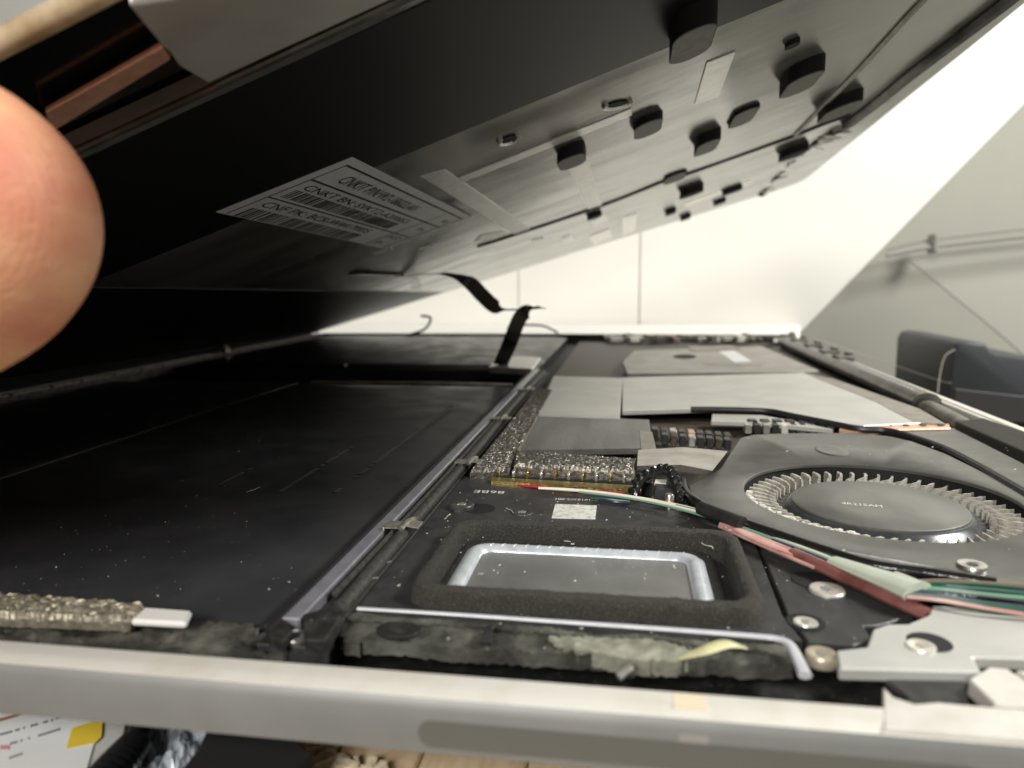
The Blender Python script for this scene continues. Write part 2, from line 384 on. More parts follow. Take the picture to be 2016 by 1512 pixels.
# ================================================================== THE TABLE AND WHAT LIES ON IT
TZ = -1.28
tb = bpy.data.objects.new('table', None); COL.objects.link(tb); tb.location = (-6, 16, -14); tb['kind'] = 'structure'
part('table_body', 'floor', tb, lambda bm: prism(bm, [(-30, 3.4, TZ - .9), (6.4, 3.4, TZ - .9), (6.4, 30, TZ - .9), (-30, 30, TZ - .9)], 10.9))
def planks():
    x = -30.0
    while x < 6.3:
        w_ = 0.55 + 0.5 * rnd()
        def f(bm, x=x, w_=w_):
            prism(bm, [(x + .01, 3.2, TZ - .012 * rnd()), (x + w_ - .01, 3.2, TZ - .012 * rnd()), (x + w_ - .01, 30, TZ), (x + .01, 30, TZ)], 0.88, 0.02)
        part('plank', 'wood', tb, f)
        x += w_
planks()
# chipped bright wood along the block
ch = new('wood_splinters', 'wood_chip', tb, 'stuff'); bm = BM()
for i in range(120):
    t = rnd(); px = 440 + 330 * t ** 1.2; py = 1436 + (px - 440) * 0.32 + (rnd() - .3) * 30
    p = P(px, py, TZ)
    box(bm, p, 0.04 + .12 * rnd(), 0.05 + .2 * rnd(), 0.02 + .07 * rnd(), rnd() * 3, 0.008)
finish(ch, bm)
# black block under the tablet (carries it)
fb = new('foam_block', 'foam_block'); bm = BM()
bl = [P(385, 1440, TZ), P(445, 1405, TZ), P(640, 1530, TZ), P(600, 1600, TZ), P(300, 1600, TZ)]
prism(bm, [(p.x, p.y, -0.875) for p in [P(392, 1500, -1.0), P(430, 1418, -1.0), P(520, 1430, -1.0), P(618, 1512, -1.0), P(560, 1580, -1.0), P(330, 1580, -1.0)]], -TZ - 0.876, 0.02)
finish(fb, bm); tag(fb, 'matt black foam block under the near edge of the tablet', 'foam block')
# packet
pk = thing('paper_packet', 'white printed paper packet with a yellow square in clear film', 'packet', P(80, 1470, TZ))
def pk_body(bm):
    prism(bm, [P(x, y, TZ + .10) for x, y in ((-160, 1400), (60, 1380), (205, 1405), (150, 1600), (-200, 1640))], 0.09, 0.015)
part('paper_sheet', 'packet', pk, pk_body)
part('clear_film', 'plastic_clear', pk, lambda bm: prism(bm, [P(x, y, TZ + .085) for x, y in ((195, 1402), (255, 1390), (215, 1620), (140, 1620))], 0.05, 0.015))
zt = TZ + .104
part('yellow_patch', 'yellow', pk, lambda bm: prism(bm, [P(x, y, zt) for x, y in ((142, 1433), (202, 1414), (200, 1450), (188, 1462), (130, 1474))], 0.003))
part('printed_line', 'print_brown', pk, lambda bm: prism(bm, [P(x, y, zt) for x, y in ((-20, 1420), (95, 1388), (102, 1390), (-20, 1426))], 0.003))
def ptxt(bm):
    for k, (x0, y0, x1, y1) in enumerate(((0, 1444, 150, 1402), (70, 1448, 120, 1432), (20, 1462, 60, 1450), (18, 1490, 52, 1478))):
        nn = int((x1 - x0) / 5)
        for i in range(nn):
            t = i / nn
            if rnd() < .25: continue
            xx = x0 + (x1 - x0) * t; yy = y0 + (y1 - y0) * t
            prism(bm, [P(a, b, zt) for a, b in ((xx, yy), (xx + 3.4, yy - 1.1), (xx + 3.4, yy + 3), (xx, yy + 4.2))], 0.003)
part('printed_text', 'ink_grey', pk, ptxt, kind='stuff')
def ppk(bm):
    for x0, y0, x1 in ((4, 1398, 26), (0, 1468, 20)):
        xx = x0
        while xx < x1:
            prism(bm, [P(a, b, zt) for a, b in ((xx, y0), (xx + 5, y0 - 1.5), (xx + 5, y0 + 7), (xx, y0 + 8))], 0.003); xx += 7
part('printed_text', 'print_pink', pk, ppk, kind='stuff')
# black cable with ribbed relief
cb = thing('black_cable', 'thick black cable with a ribbed strain relief beside the packet', 'cable', P(250, 1480, TZ))
c1 = [P(290, 1395, TZ + .25), P(278, 1440, TZ + .25), P(262, 1475, TZ + .25)]
part('cable_jacket', 'cable_black', cb, lambda bm: tube(bm, [P(320, 1330, TZ + .3)] + c1, 0.10, 14), True)
def rel(bm):
    pts = [P(266, 1468, TZ + .25), P(240, 1500, TZ + .25), P(190, 1560, TZ + .25)]
    q = crom(pts, 5)
    for i in range(len(q) - 1):
        tube(bm, [q[i], q[i] + (q[i + 1] - q[i]) * .62], 0.135 + .004 * i, 14, 1)
    tube(bm, pts, 0.11, 12)
part('strain_relief', 'cable_black', cb, rel, True)
# antistatic bag: crumpled sheet
ab = new('antistatic_bag', 'antistatic'); bm = BM()
ca, cbn, cc, cd_ = P(290, 1380, TZ + .05), P(430, 1400, TZ + .05), P(385, 1640, TZ + .05), P(240, 1640, TZ + .05)
n = 22; g = []
for i in range(n + 1):
    row = []
    for j in range(n + 1):
        u, v = i / n, j / n
        p = (ca * (1 - u) + cbn * u) * (1 - v) + (cd_ * (1 - u) + cc * u) * v
        row.append(bm.verts.new(p + Vector((0, 0, 0.03 + 0.13 * abs(math.sin(5 * u + 7 * v + 2 * math.sin(9 * v))) * rnd() ** .4))))
    g.append(row)
for i in range(n):
    for j in range(n): bm.faces.new((g[i][j], g[i + 1][j], g[i + 1][j + 1], g[i][j + 1]))
finish(ab, bm, False); sm = ab.modifiers.new('thick', 'SOLIDIFY'); sm.thickness = 0.01
tag(ab, 'crumpled shiny antistatic bag beside the black cable', 'bag')

# ================================================================== THE TABLET'S LOWER HALF
T = thing('open_tablet', 'opened silver tablet body showing its battery, fan and speaker', 'tablet', (-4.2, 19.5, -0.85))
TX0, TX1, TY0, TY1 = -15.35, 6.95, 4.32, 34.75
def case(bm):
    def rr(i, z, r=0.75, lift=None): return rrect(TX0 + i, TY0 + i, TX1 - i, TY1 - i, max(r - i, .15), z, 8)
    loops = [rr(1.6, -0.86), rr(0.55, -0.78), rr(0.10, -0.46), rr(0.0, -0.40), rr(0.0, -0.10), rr(0.04, -0.035)]
    loft(bm, loops, True, False)
part('case', 'alu', T, case, True)
def rim(bm):
    def rr(i, z, r=0.75): return rrect(TX0 + i, TY0 + i, TX1 - i, TY1 - i, max(r - i, .15), z, 8)
    loft(bm, [rr(0.038, -0.034), rr(0.10, -0.008), rr(0.16, 0), rr(0.275, 0), rr(0.285, -0.03)], False, False)
part('rim', 'alu_edge', T, rim, True)
def tub(bm):
    def rr(i, z, r=0.75): return rrect(TX0 + i, TY0 + i, TX1 - i, TY1 - i, max(r - i, .15), z, 8)
    loft(bm, [rr(0.284, -0.03), rr(0.30, -0.42), rr(0.45, -0.46)], False, True)
part('tub', 'tub_black', T, tub)
# grip slot and antenna seam on the near face
def pill(bm):
    a0 = AY(822, 1432, TY0 - .004); a1 = AY(1690, 1505, TY0 - .004)
    zc = -0.262; r = 0.098; x0, x1 = a0.x + r, a1.x + .6
    pts = []
    for cx, s in ((x1, -90), (x0, 90)):
        for k in range(13):
            an = math.radians(s + 180 * k / 12); pts.append((cx + r * math.cos(an), TY0 - .004, zc + r * math.sin(an)))
    prism(bm, pts, 0.02, 0.003, Vector((0, 1, 0)))
part('slot_shade', 'alu_dark', T, pill)  # flat plate; its darker tone paints the shade of the recessed slot
s0 = P(1327, 1400, 0).x; s1 = P(1395, 1405, 0).x
part('antenna_seam', 'seam_tan', T, lambda bm: prism(bm, [(s0, TY0 + .10, .003), (s1, TY0 + .10, .003), (s1, TY0 + .26, .004), (s0, TY0 + .26, .004)], 0.02, 0.002))
part('antenna_seam', 'seam_face', T, lambda bm: prism(bm, [(s0 + .03, TY0 - .002, -.11), (s1, TY0 - .002, -.11), (s1, TY0 - .002, -.40), (s0 + .03, TY0 - .002, -.40)], 0.02, 0.001, Vector((0, 1, 0))))
# inner ledges along left, far and right walls
part('ledge', 'rim_dark', T, lambda bm: prism(bm, [(TX0 + .31, 6, -.06), (TX0 + .62, 6, -.06), (TX0 + .62, 34.2, -.06), (TX0 + .31, 34.2, -.06)], .3, .02))
yy = 13.0
while yy < 33.5:
    L_ = 0.9 + .35 * rnd()
    def fr(bm, yy=yy, L_=L_):
        x0, x1 = TX0 + .34, TX0 + .60
        for (a, b, c, d) in ((x0, yy, x0 + .05, yy + L_), (x1 - .05, yy, x1, yy + L_), (x0 + .05, yy, x1 - .05, yy + .06), (x0 + .05, yy + L_ - .06, x1 - .05, yy + L_)):
            prism(bm, [(a, b, -.015), (c, b, -.015), (c, d, -.015), (a, d, -.015)], .05, .006)
    part('clip_slot', 'clip_metal', T, fr)
    yy += L_ + .12
q = P(345, 692, 0.0)
part('clip', 'clip_metal', T, lambda bm: (box(bm, (TX0 + .55, q.y, -.05), .2, .35, .22, 0, .03), box(bm, (TX0 + .50, q.y + .05, .17), .12, .12, .12, 0, .03)))
part('rim_shade_strip', 'tub_black', T, lambda bm: prism(bm, [(TX0 - .01, 5.2, .05), (TX0 + .30, 5.2, .05), (TX0 + .30, 33.6, .05), (TX0 - .01, 33.6, .05)], .06, .01))  # black strip added on the left rim in place of the screen's shade
# ---- battery: two black cells
def cell(bm, x0, y0, x1, y1, z, r, hump):
    loops = []
    def grid():
        nx, ny = 24, 24; g = []
        for i in range(nx + 1):
            row = []
            for j in range(ny + 1):
                u, v = i / nx, j / ny
                e = min(u, 1 - u) * (x1 - x0); f = min(v, 1 - v) * (y1 - y0)
                d = max(0, r - min(e, f)) / r
                row.append(bm.verts.new((x0 + (x1 - x0) * u, y0 + (y1 - y0) * v, z - 0.10 * d * d + hump * math.sin(math.pi * u) * math.sin(math.pi * v) + .008 * math.sin(7 * u + 3 * v) * math.sin(5 * v))))
            g.append(row)
        for i in range(nx):
            for j in range(ny): bm.faces.new((g[i][j], g[i + 1][j], g[i + 1][j + 1], g[i][j + 1]))
        return g
    grid()
    es = [e for e in bm.edges if e.is_boundary]
    r_ = bmesh.ops.extrude_edge_only(bm, edges=es)
    for v in r_['geom']:
        if isinstance(v, bmesh.types.BMVert): v.co.z = -0.44
BXR = -2.86
bat = part('battery', 'battery', T, lambda bm: cell(bm, TX0 + .66, 5.35, BXR, 19.0, -0.10, .35, .02), True)
part('battery', 'battery', T, lambda bm: cell(bm, TX0 + .66, 22.0, BXR + .1, 34.0, -0.06, .5, .10), True, label='far battery cell behind the flex cable socket')
part('cell_ridge_glint', 'panel_ridge', T, lambda bm: tube(bm, [(-8.6, 19.02, -.14), (-6, 19.02, -.13), (-3.0, 19.02, -.14)], 0.05, 6), True)  # pale tone paints the reflection streak along the cell's ridge
part('seam_strip', 'battery_line', bat, lambda bm: prism(bm, [(-8.92, 6.0, -.078), (-8.80, 6.0, -.078), (-8.76, 18.6, -.082), (-8.84, 18.6, -.082)], .02, .002))
def microtext(bm, x, y0, y1, h, z):
    y = y0
    while y < y1:
        l = .05 + .05 * rnd()
        if rnd() > .2:
            for k in range(2):
                yy_ = y + l * k * .5
                prism(bm, [(x + h * (.1 * rnd()), yy_, z), (x + h, yy_, z), (x + h, yy_ + l * .3, z), (x, yy_ + l * .3, z)], .004)
        y += l + .03
for (px, py, px2, py2) in ((418, 960, 490, 922), (548, 968, 700, 880), (650, 974, 860, 800)):
    A_ = P(px, py, -.08); B__ = P(px2, py2, -.08)
    part('printed_text', 'print_grey', bat, lambda bm: microtext(bm, A_.x, A_.y, B__.y, .07, -.066), kind='stuff')
part('cell_seam', 'panel_ridge', T, lambda bm: tube(bm, [(-8.9, 22.2, -.08), (-9.0, 27, .0), (-9.1, 33.5, -.02)], 0.03, 6), True)
# ---- rail between battery and boards
def strip(name, mat, x0, x1, y0, y1, z, th, bev=.012, parent=T, label=None):
    return part(name, mat, parent, lambda bm: prism(bm, [(x0, y0, z), (x1, y0, z), (x1, y1, z), (x0, y1, z)], th, bev), label=label)
strip('rail_base', 'rail_dark', -2.82, -2.30, 5.0, 21.6, -.10, .3)
strip('rail', 'rail', -2.73, -2.57, 5.25, 21.4, .0, .2, .015)
part('rail_lip', 'black_void', T, lambda bm: tube(bm, [(-2.76, 5.1, -.03), (-2.77, 12, -.02), (-2.78, 21.3, -.03)], .035, 6), True)
def coax(bm):
    tube(bm, [(-2.36, 5.6, -.06), (-2.38, 8, -.05), (-2.37, 11, -.045), (-2.42, 15, -.05), (-2.40, 21, -.06)], .07, 10)
part('antenna_cable', 'coax', T, coax, True)
part('antenna_cable', 'coax', T, lambda bm: tube(bm, [(-2.50, 5.8, -.03), (-2.47, 9, -.02), (-2.49, 14, -.02), (-2.50, 21, -.03)], .03, 8), True)
for (px, py) in ((792, 1038), (922, 912), (985, 826), (1035, 768)):
    c = P(px, py, 0)
    def clipf(bm, c=c):
        prism(bm, [(c.x - .17, c.y - .13, .035), (c.x + .02, c.y - .13, .035), (c.x + .02, c.y + .10, .035), (c.x - .17, c.y + .10, .035)], .012, .003)
        prism(bm, [(c.x + .02, c.y - .08, .05), (c.x + .20, c.y - .08, .03), (c.x + .20, c.y + .13, .03), (c.x + .02, c.y + .13, .05)], .012, .003)
        tube(bm, [(c.x + .03, c.y - .15, .03), (c.x + .07, c.y, .07), (c.x + .09, c.y + .16, .04)], .03, 8)
        prism(bm, [(c.x - .18, c.y - .12, .036), (c.x - .165, c.y - .12, .036), (c.x - .165, c.y + .09, .036), (c.x - .18, c.y + .09, .036)], .1)
    part('cable_clip', 'clip_metal', T, clipf)
part('black_tape', 'tub_black', T, lambda bm: prism(bm, [P(x, y, .012) for x, y in ((596, 1208), (648, 1196), (672, 1212), (640, 1262), (600, 1258))], .1, .01))
part('black_tape', 'tub_black', T, lambda bm: prism(bm, [P(x, y, .0) for x, y in ((520, 1222), (556, 1216), (578, 1240), (556, 1262), (528, 1250))], .1, .015))
# ---- sparkling conductive foam strips
def foamf(bm, pxs, z, th, res=.026, amp=.017):
    A0, A1, A2, A3 = [P(x, y, z) for x, y in pxs]   # near-left, near-right, far-right, far-left
    nu = max(3, int((A1 - A0).length / res)); nv = max(3, int((A3 - A0).length / res))
    g = []
    for i in range(nu + 1):
        row = []
        for j in range(nv + 1):
            u, v = i / nu, j / nv
            p = (A0 * (1 - u) + A1 * u) * (1 - v) + (A3 * (1 - u) + A2 * u) * v
            e = 0.0 if (i in (0, nu) or j in (0, nv)) else 1.0
            row.append(bm.verts.new(p + Vector(((rnd() - .5) * res * .7 * e, (rnd() - .5) * res * .7 * e, -(1 - e) * .05 + amp * (rnd() - .5) * 1.4))))
        g.append(row)
    for i in range(nu):
        for j in range(nv): bm.faces.new((g[i][j], g[i + 1][j], g[i + 1][j + 1], g[i][j + 1]))
    es = [e for e in bm.edges if e.is_boundary]
    r_ = bmesh.ops.extrude_edge_only(bm, edges=es)
    for v in r_['geom']:
        if isinstance(v, bmesh.types.BMVert): v.co.z = z - th + (rnd() - .5) * .01
part('foam_strip', 'foam_metal', T, lambda bm: foamf(bm, ((925, 925), (1003, 921), (1088, 768), (1058, 762)), 0.02, .18))
part('foam_strip', 'foam_metal', T, lambda bm: foamf(bm, ((1012, 912), (1250, 926), (1255, 903), (1014, 885)), 0.06, .16), label='short sparkling foam strip across the grey film')
part('foam_strip', 'foam_gold', T, lambda bm: foamf(bm, ((-60, 1204), (255, 1216), (290, 1187), (-60, 1160)), 00.02, .12, .03, .024), label='golden foam strip along the near edge of the battery')
part('foil_tab', 'tab_white', T, lambda bm: prism(bm, [P(x, y, .0) for x, y in ((256, 1220), (285, 1194), (378, 1201), (366, 1226))], .06, .02))
part('foil_tab', 'tab_white', T, lambda bm: prism(bm, [P(x, y, -.02) for x, y in ((160, 1213), (240, 1216), (238, 1222), (160, 1219))], .04, .008))
# ---- boards, shields and films on the right
part('circuit_board', 'pcb', T, lambda bm: prism(bm, [(-2.2, 9.9, -.30), (6.2, 9.9, -.30), (6.2, 33.8, -.30), (-2.2, 33.8, -.30)], .1, .01))
fg = plate('film', 'film_grey', T, ((1052, 818), (1278, 826), (1284, 882), (1012, 886)), -.02, .1, .008)
plate('film', 'foil_beige', T, ((1050, 816), (1078, 768), (1090, 740), (1225, 744), (1220, 822)), 0.01, .06, .008, label='pale foil sheet between foam strip and heat spreader')
plate('film_step', 'foil_brown', T, ((1258, 846), (1284, 850), (1292, 884), (1262, 884)), -.01, .05, .006)
hs = plate('heat_spreader', 'foil_beige', T, ((1225, 743), (1580, 734), (1614, 741), (1845, 831), (1700, 838), (1651, 832), (1565, 816), (1513, 806), (1400, 803), (1225, 808)), 0.0, .10, .012)
plate('heat_spreader_flap', 'foil_brown', T, ((1588, 737), (1640, 745), (1812, 805), (1862, 834), (1800, 831), (1722, 790)), .006, .05, .006)
plate('heat_spreader_edge', 'foil_beige', T, ((1402, 815), (1500, 817), (1560, 828), (1640, 845), (1600, 842), (1500, 832), (1400, 829)), -.05, .08, .008)
part('rubber_seal', 'black_plastic', T, lambda bm: tube(bm, [P(x, y, -.0) for x, y in ((1360, 806), (1434, 807), (1513, 810), (1565, 820), (1651, 837), (1690, 845), (1742, 848), (1782, 857), (1859, 884), (1920, 915), (1966, 941), (2040, 985), (2120, 1040))], .06, 8), True)
sd = plate('board_shield', 'shield', T, ((1226, 712), (1248, 690), (1500, 682), (1612, 729), (1580, 732), (1235, 735)), 0.02, .12, .015)
part('paper_tag', 'label_white', sd, lambda bm: prism(bm, [P(x, y, .026) for x, y in ((1415, 692), (1445, 690), (1480, 711), (1446, 713))], .004))
part('shield_hole', 'black_void', sd, lambda bm: prism(bm, [P(1348 + 23 * math.cos(k * .3142 * 2 / 2), 702 + 4.5 * math.sin(k * .3142), .024) for k in range(20)], .003))
part('shield_step', 'foil_brown', sd, lambda bm: prism(bm, [P(x, y, .05) for x, y in ((1360, 690), (1460, 686), (1440, 680), (1355, 682))], .03, .006))
part('shield_step', 'foil_brown', sd, lambda bm: prism(bm, [P(x, y, .024) for x, y in ((1380, 715), (1500, 718), (1496, 722), (1390, 719))], .003))
# dusty odds along the far wall
for i in range(34):
    x = -1.0 + 8.0 * i / 34 + .1 * rnd()
    m_ = random.choice(['foil_brown', 'rim_dark', 'foil_beige', 'tub_black', 'rust_pink' if 8 < i < 13 else 'shield', 'connector_pale'])
    part('component', m_, T, lambda bm: box(bm, (x, 32.6 + 1.5 * rnd(), -.2), .12 + .3 * rnd(), .3 + .5 * rnd(), .14 + .14 * rnd(), rnd() * .3, .02))
# flat grey bar along the right wall
br = [P(1548, 672, .02), P(1640, 712, .02), P(1700, 738, .02), P(1803, 786, .02)]
part('antenna_bar', 'edge_bar', T, lambda bm: tube(bm, [(6.33, 31.5, -.05), (6.30, 25, -.05), (6.28, 20.5, -.05), (6.26, 16.6, -.05)], .30, 14, 6, .75), True)
part('antenna_bar', 'rim_dark', T, lambda bm: tube(bm, [(6.24, 16.5, -.10), (6.18, 15.0, -.12), (6.12, 13.9, -.16)], .20, 12, 6, .7), True)
def dots(bm):
    for i in range(17):
        y = 17.2 + i * .24
        lathe(bm, [(.035, 0), (.03, .012)], (6.16, y, .155), 8)
part('printed_dots', 'silk_white', T, dots, kind='stuff')
for (yy_, s) in ((31.6, .5), (29.6, .55), (27.4, .55), (25.2, .6), (23.6, .5)):
    part('bar_clip', 'rim_dark', T, lambda bm: (box(bm, (6.45, yy_, .05), .55, s, .18, .1 * rnd(), .04), box(bm, (6.62, yy_ + .1, .2), .2, .3, .12, 0, .03)), label=None)
part('inner_wall_strip', 'alu_edge', T, lambda bm: prism(bm, [(6.56, 9, -.02), (6.66, 9, -.02), (6.66, 33.9, -.02), (6.56, 33.9, -.02)], .2, .02))
part('bumper', 'gasket', T, lambda bm: prism(bm, [P(x, y, .04) for x, y in ((1880, 829), (1936, 822), (2075, 868), (2190, 912), (2150, 950), (2020, 890))], .34, .035, seg=2))
plate('fan_duct', 'fan_grey', T, ((1735, 850), (1800, 846), (1876, 842), (2020, 915), (2120, 968), (2060, 985), (1966, 938), (1859, 886), (1790, 860)), -.06, .2, .01)
# chip row above the fan and copper strip
def chiprow(px0, px1, y0, y1, n, z, mats, h=.12, dep=.25):
    for i in range(n):
        t = (i + .5) / n
        c = P(px0 + (px1 - px0) * t, y0 + (y1 - y0) * t, z)
        ww = (P(px1, y1, z) - P(px0, y0, z)).length / n
        part('component', mats[i % len(mats)], T, lambda bm: box(bm, (c.x, c.y, z), ww * .72, dep, h, 0, .012))
chiprow(1462, 1640, 851, 852, 10, -.22, ['silver', 'chip', 'silver', 'chip', 'connector_pale', 'chip', 'silver'], .17, .3)
chiprow(1468, 1640, 846, 848, 7, -.22, ['chip', 'pcb'], .20, .2)
chiprow(1280, 1440, 858, 872, 9, -.25, ['chip', 'pcb', 'silver', 'chip', 'rust_pink', 'chip', 'chip'], .16, .3)
chiprow(1300, 1440, 872, 884, 8, -.25, ['chip', 'pcb', 'chip', 'silver', 'chip'], .18, .25)
cp = plate('copper_strip', 'copper', T, ((1655, 834), (1720, 838), (1868, 834), (1872, 843), (1730, 847), (1690, 850), (1652, 846)), -.03, .08, .008)
for i in range(5):
    px = 1702 + 34 * i
    part('tooth', 'chip', cp, lambda bm: prism(bm, [P(a, b, -.005) for a, b in ((px, 829), (px + 6, 829), (px + 20, 836), (px + 10, 836))], .04, .004))
# connector: gold strip with black cells
part('connector_body', 'chip', T, lambda bm: prism(bm, [P(x, y, -.08) for x, y in ((935, 934), (1285, 950), (1290, 935), (940, 922))], .2, .01))
gs = part('gold_strip', 'gold', T, lambda bm: prism(bm, [P(x, y, -.07) for x, y in ((966, 945), (1262, 965), (1263, 956), (968, 939))], .08, .008))
for i in range(11):
    t = i / 10; px = 985 + 270 * t; py = 936 + 13 * t
    c = P(px, py, -.1)
    part('contact', ('gold', 'silver')[i % 2], T, lambda bm: box(bm, (c.x, c.y, -.1), .035, .16, .09, 0, .006))
for i in range(24):
    t = i / 23; px = 1010 + 235 * t; py = 957 + 12 * t + 3 * rnd()
    c = P(px, py, -.14)
    part('component', random.choice(['silver', 'chip', 'chip', 'pcb', 'gold']), T, lambda bm: box(bm, (c.x, c.y, -.2), .03 + .04 * rnd(), .06 + .05 * rnd(), .06 + .06 * rnd(), 0, .005))
# triangular film flap over the cable, twisted cable, standoff
def flap(bm):
    prism(bm, [P(1256, 886, .06), P(1345, 880, .05), P(1432, 888, .06), P(1402, 926, .09), P(1340, 914, .12), P(1254, 916, .10)], .012, .003)
part('film_flap', 'paper_flap', T, flap)
def twist(bm):
    base = crom([P(1243, 978, -.08), P(1258, 945, .04), P(1290, 926, .14), P(1318, 926, .14), P(1330, 950, .06), P(1342, 985, -.04)], 10)
    for ph in (0, math.pi):
        pts = []
        for i, p in enumerate(base):
            a = i * .75 + ph; pts.append(p + Vector((.035 * math.cos(a), .02 * math.sin(a), .035 * math.sin(a))))
        tube(bm, pts, .045, 8, 2)
part('twisted_cable', 'black_wire', T, twist, True)
part('connector_block', 'chip', T, lambda bm: prism(bm, [P(x, y, .02) for x, y in ((1288, 964), (1345, 968), (1350, 938), (1330, 935), (1290, 944))], .22, .015))
part('connector_block', 'connector_pale', T, lambda bm: prism(bm, [P(x, y, .03) for x, y in ((1288, 950), (1312, 952), (1313, 944), (1290, 943))], .05, .008))
c = P(1318, 995, -.08)
so = part('standoff', 'screw_steel', T, lambda bm: lathe(bm, [(.055, -.1), (.055, .13), (.045, .145)], c, 16), True)
def ccable(bm):
    tube(bm, [P(x, y, z) for x, y, z in ((1345, 945, -.02), (1352, 972, -.02), (1392, 1000, .02), (1440, 1022, .02), (1520, 1050, .0), (1620, 1084, -.02), (1720, 1114, -.02), (1830, 1130, -.03), (1960, 1150, -.04))], .06, 10)
part('fan_cable', 'black_wire', T, ccable, True)
part('cable_sleeve', 'black_plastic', T, lambda bm: tube(bm, [P(1380, 1000, .05), P(1420, 1016, .05), P(1462, 1032, .04)], .085, 10), True)
# ---- speaker plate with gasket, surround and membrane
SZP = -.12
gx0, gx1, gy0, gy1 = -1.86, 1.14, 5.84, 7.74
def holed(bm, outer, hole, thick):
    es = []
    for lp in (outer, hole):
        vs = [bm.verts.new(p) for p in lp]
        es += [bm.edges.new((vs[i], vs[(i + 1) % len(vs)])) for i in range(len(vs))]
    r_ = bmesh.ops.triangle_fill(bm, use_beauty=True, use_dissolve=False, edges=es)
    b_e = [e for e in bm.edges if e.is_boundary]
    x_ = bmesh.ops.extrude_edge_only(bm, edges=b_e)
    for v in x_['geom']:
        if isinstance(v, bmesh.types.BMVert): v.co.z -= thick
def sp_plate(bm):
    holed(bm, [P(x, y, SZP) for x, y in ((618, 1212), (760, 1070), (835, 1000), (915, 938), (990, 946), (1240, 984), (1330, 1004), (1478, 1050), (1540, 1212), (1580, 1262), (1480, 1262), (705, 1202))], rrect(gx0 + .10, gy0 + .10, gx1 - .10, gy1 - .10, .18, SZP), .2)
spk = part('speaker', 'plate_black', T, sp_plate)
part('speaker_mount', 'plate_black', T, lambda bm: prism(bm, [P(x, y, SZP - .004) for x, y in ((1488, 1058), (1600, 1105), (1690, 1150), (1770, 1190), (1800, 1208), (1745, 1227), (1722, 1231), (1700, 1232), (1712, 1250), (1708, 1262), (1680, 1270), (1590, 1262), (1552, 1212))], .25, .012))
gx0, gx1, gy0, gy1 = -1.86, 1.14, 5.84, 7.74
def gasket(bm):
    def fuzz(l, a): return [p + Vector(((rnd() - .5) * a, (rnd() - .5) * a, (rnd() - .5) * a)) for p in l]
    o = lambda i, z, r, a=.012: fuzz(rrect2(gx0 + i, gy0 + i, gx1 - i, gy1 - i, r, z), a)
    loft(bm, [o(-.03, SZP - .02, .26), o(-.01, -.02, .24), o(.01, .03, .24), o(.05, .05, .22), o(.10, .05, .2), o(.13, .03, .2), o(.14, -.02, .2), o(.145, SZP - .13, .2)], False, False)
def rrect2(x0, y0, x1, y1, r, z, n=8, m=40):
    base = rrect(x0, y0, x1, y1, r, z, n); out = []
    for i, p in enumerate(base):
        q_ = base[(i + 1) % len(base)]; d = (q_ - p).length; k = max(1, int(d / .07)) if d > .15 else 1
        k = m if d > .6 else 1
        for j in range(k): out.append(p + (q_ - p) * (j / k))
    return out
part('gasket', 'gasket', spk, gasket, True)
qx0, qx1, qy0, qy1 = gx0 + .19, gx1 - .34, gy0 + .04, gy1 - .26
part('speaker_tray', 'black_plastic', spk, lambda bm: prism(bm, rrect(gx0 + .02, gy0 + .02, gx1 - .02, gy1 - .02, .2, -.235, 6), .1, .0))
part('tray_step', 'black_plastic', spk, lambda bm: loft(bm, [rrect(qx0 - .05, qy0 - .04, qx1 + .08, qy1 + .08, .2, -.21), rrect(qx0 - .05, qy0 - .04, qx1 + .08, qy1 + .08, .2, -.15), rrect(qx0 - .02, qy0 - .01, qx1 + .04, qy1 + .04, .18, -.14), rrect(qx0 + .03, qy0 + .02, qx1 - .02, qy1 - .02, .16, -.16)], False, False), True)
def surround(bm):
    o = lambda i, z, r: rrect(qx0 + i, qy0 + i, qx1 - i, qy1 - i, r, z, 8)
    loft(bm, [o(.0, -.17, .2), o(.03, -.15, .2), o(.075, -.11, .18), o(.12, -.095, .16), o(.165, -.11, .14), o(.20, -.155, .12), o(.21, -.18, .11)], False, False)
part('surround', 'surround', spk, surround, True)
def ribs(bm):
    for i in range(17):
        x = qx0 + .25 + (qx1 - qx0 - .5) * i / 16
        tube(bm, [(x, qy1 - .185, -.135), (x + .015, qy1 - .15, -.103), (x + .035, qy1 - .10, -.098), (x + .05, qy1 - .05, -.13)], .004, 5, 3)
part('ridges', 'surround', spk, ribs, True, 'stuff')
part('membrane', 'membrane', spk, lambda bm: prism(bm, rrect(qx0 + .19, qy0 + .19, qx1 - .19, qy1 - .19, .1, -.156), .03, .006))
# lettering on the plate (read from the far side)
pA = P(995, 968, SZP + .003); pB = P(938, 962, SZP + .003)
tl = (pA - pB).length
text_obj('printed_text', 'silk_white', spk, [text_geo('86BE', (pA.x, pA.y + .02, SZP), (-1, 0.02, 0), (0, -1, 0), .12, (0, 0, 1), .003, tl)])
pA = P(1175, 985, SZP); pB = P(1094, 983, SZP)
text_obj('printed_text', 'silk_white', spk, [text_geo('M1018302-001', (pA.x, pA.y + .03, SZP), (-1, 0.0, 0), (0, -1, 0), .085, (0, 0, 1), .003, (pA - pB).length)])
part('code_patch', 'patch_grey', spk, lambda bm: prism(bm, [P(x, y, SZP + .004) for x, y in ((1086, 1020), (1172, 1022), (1175, 995), (1093, 992))], .004))
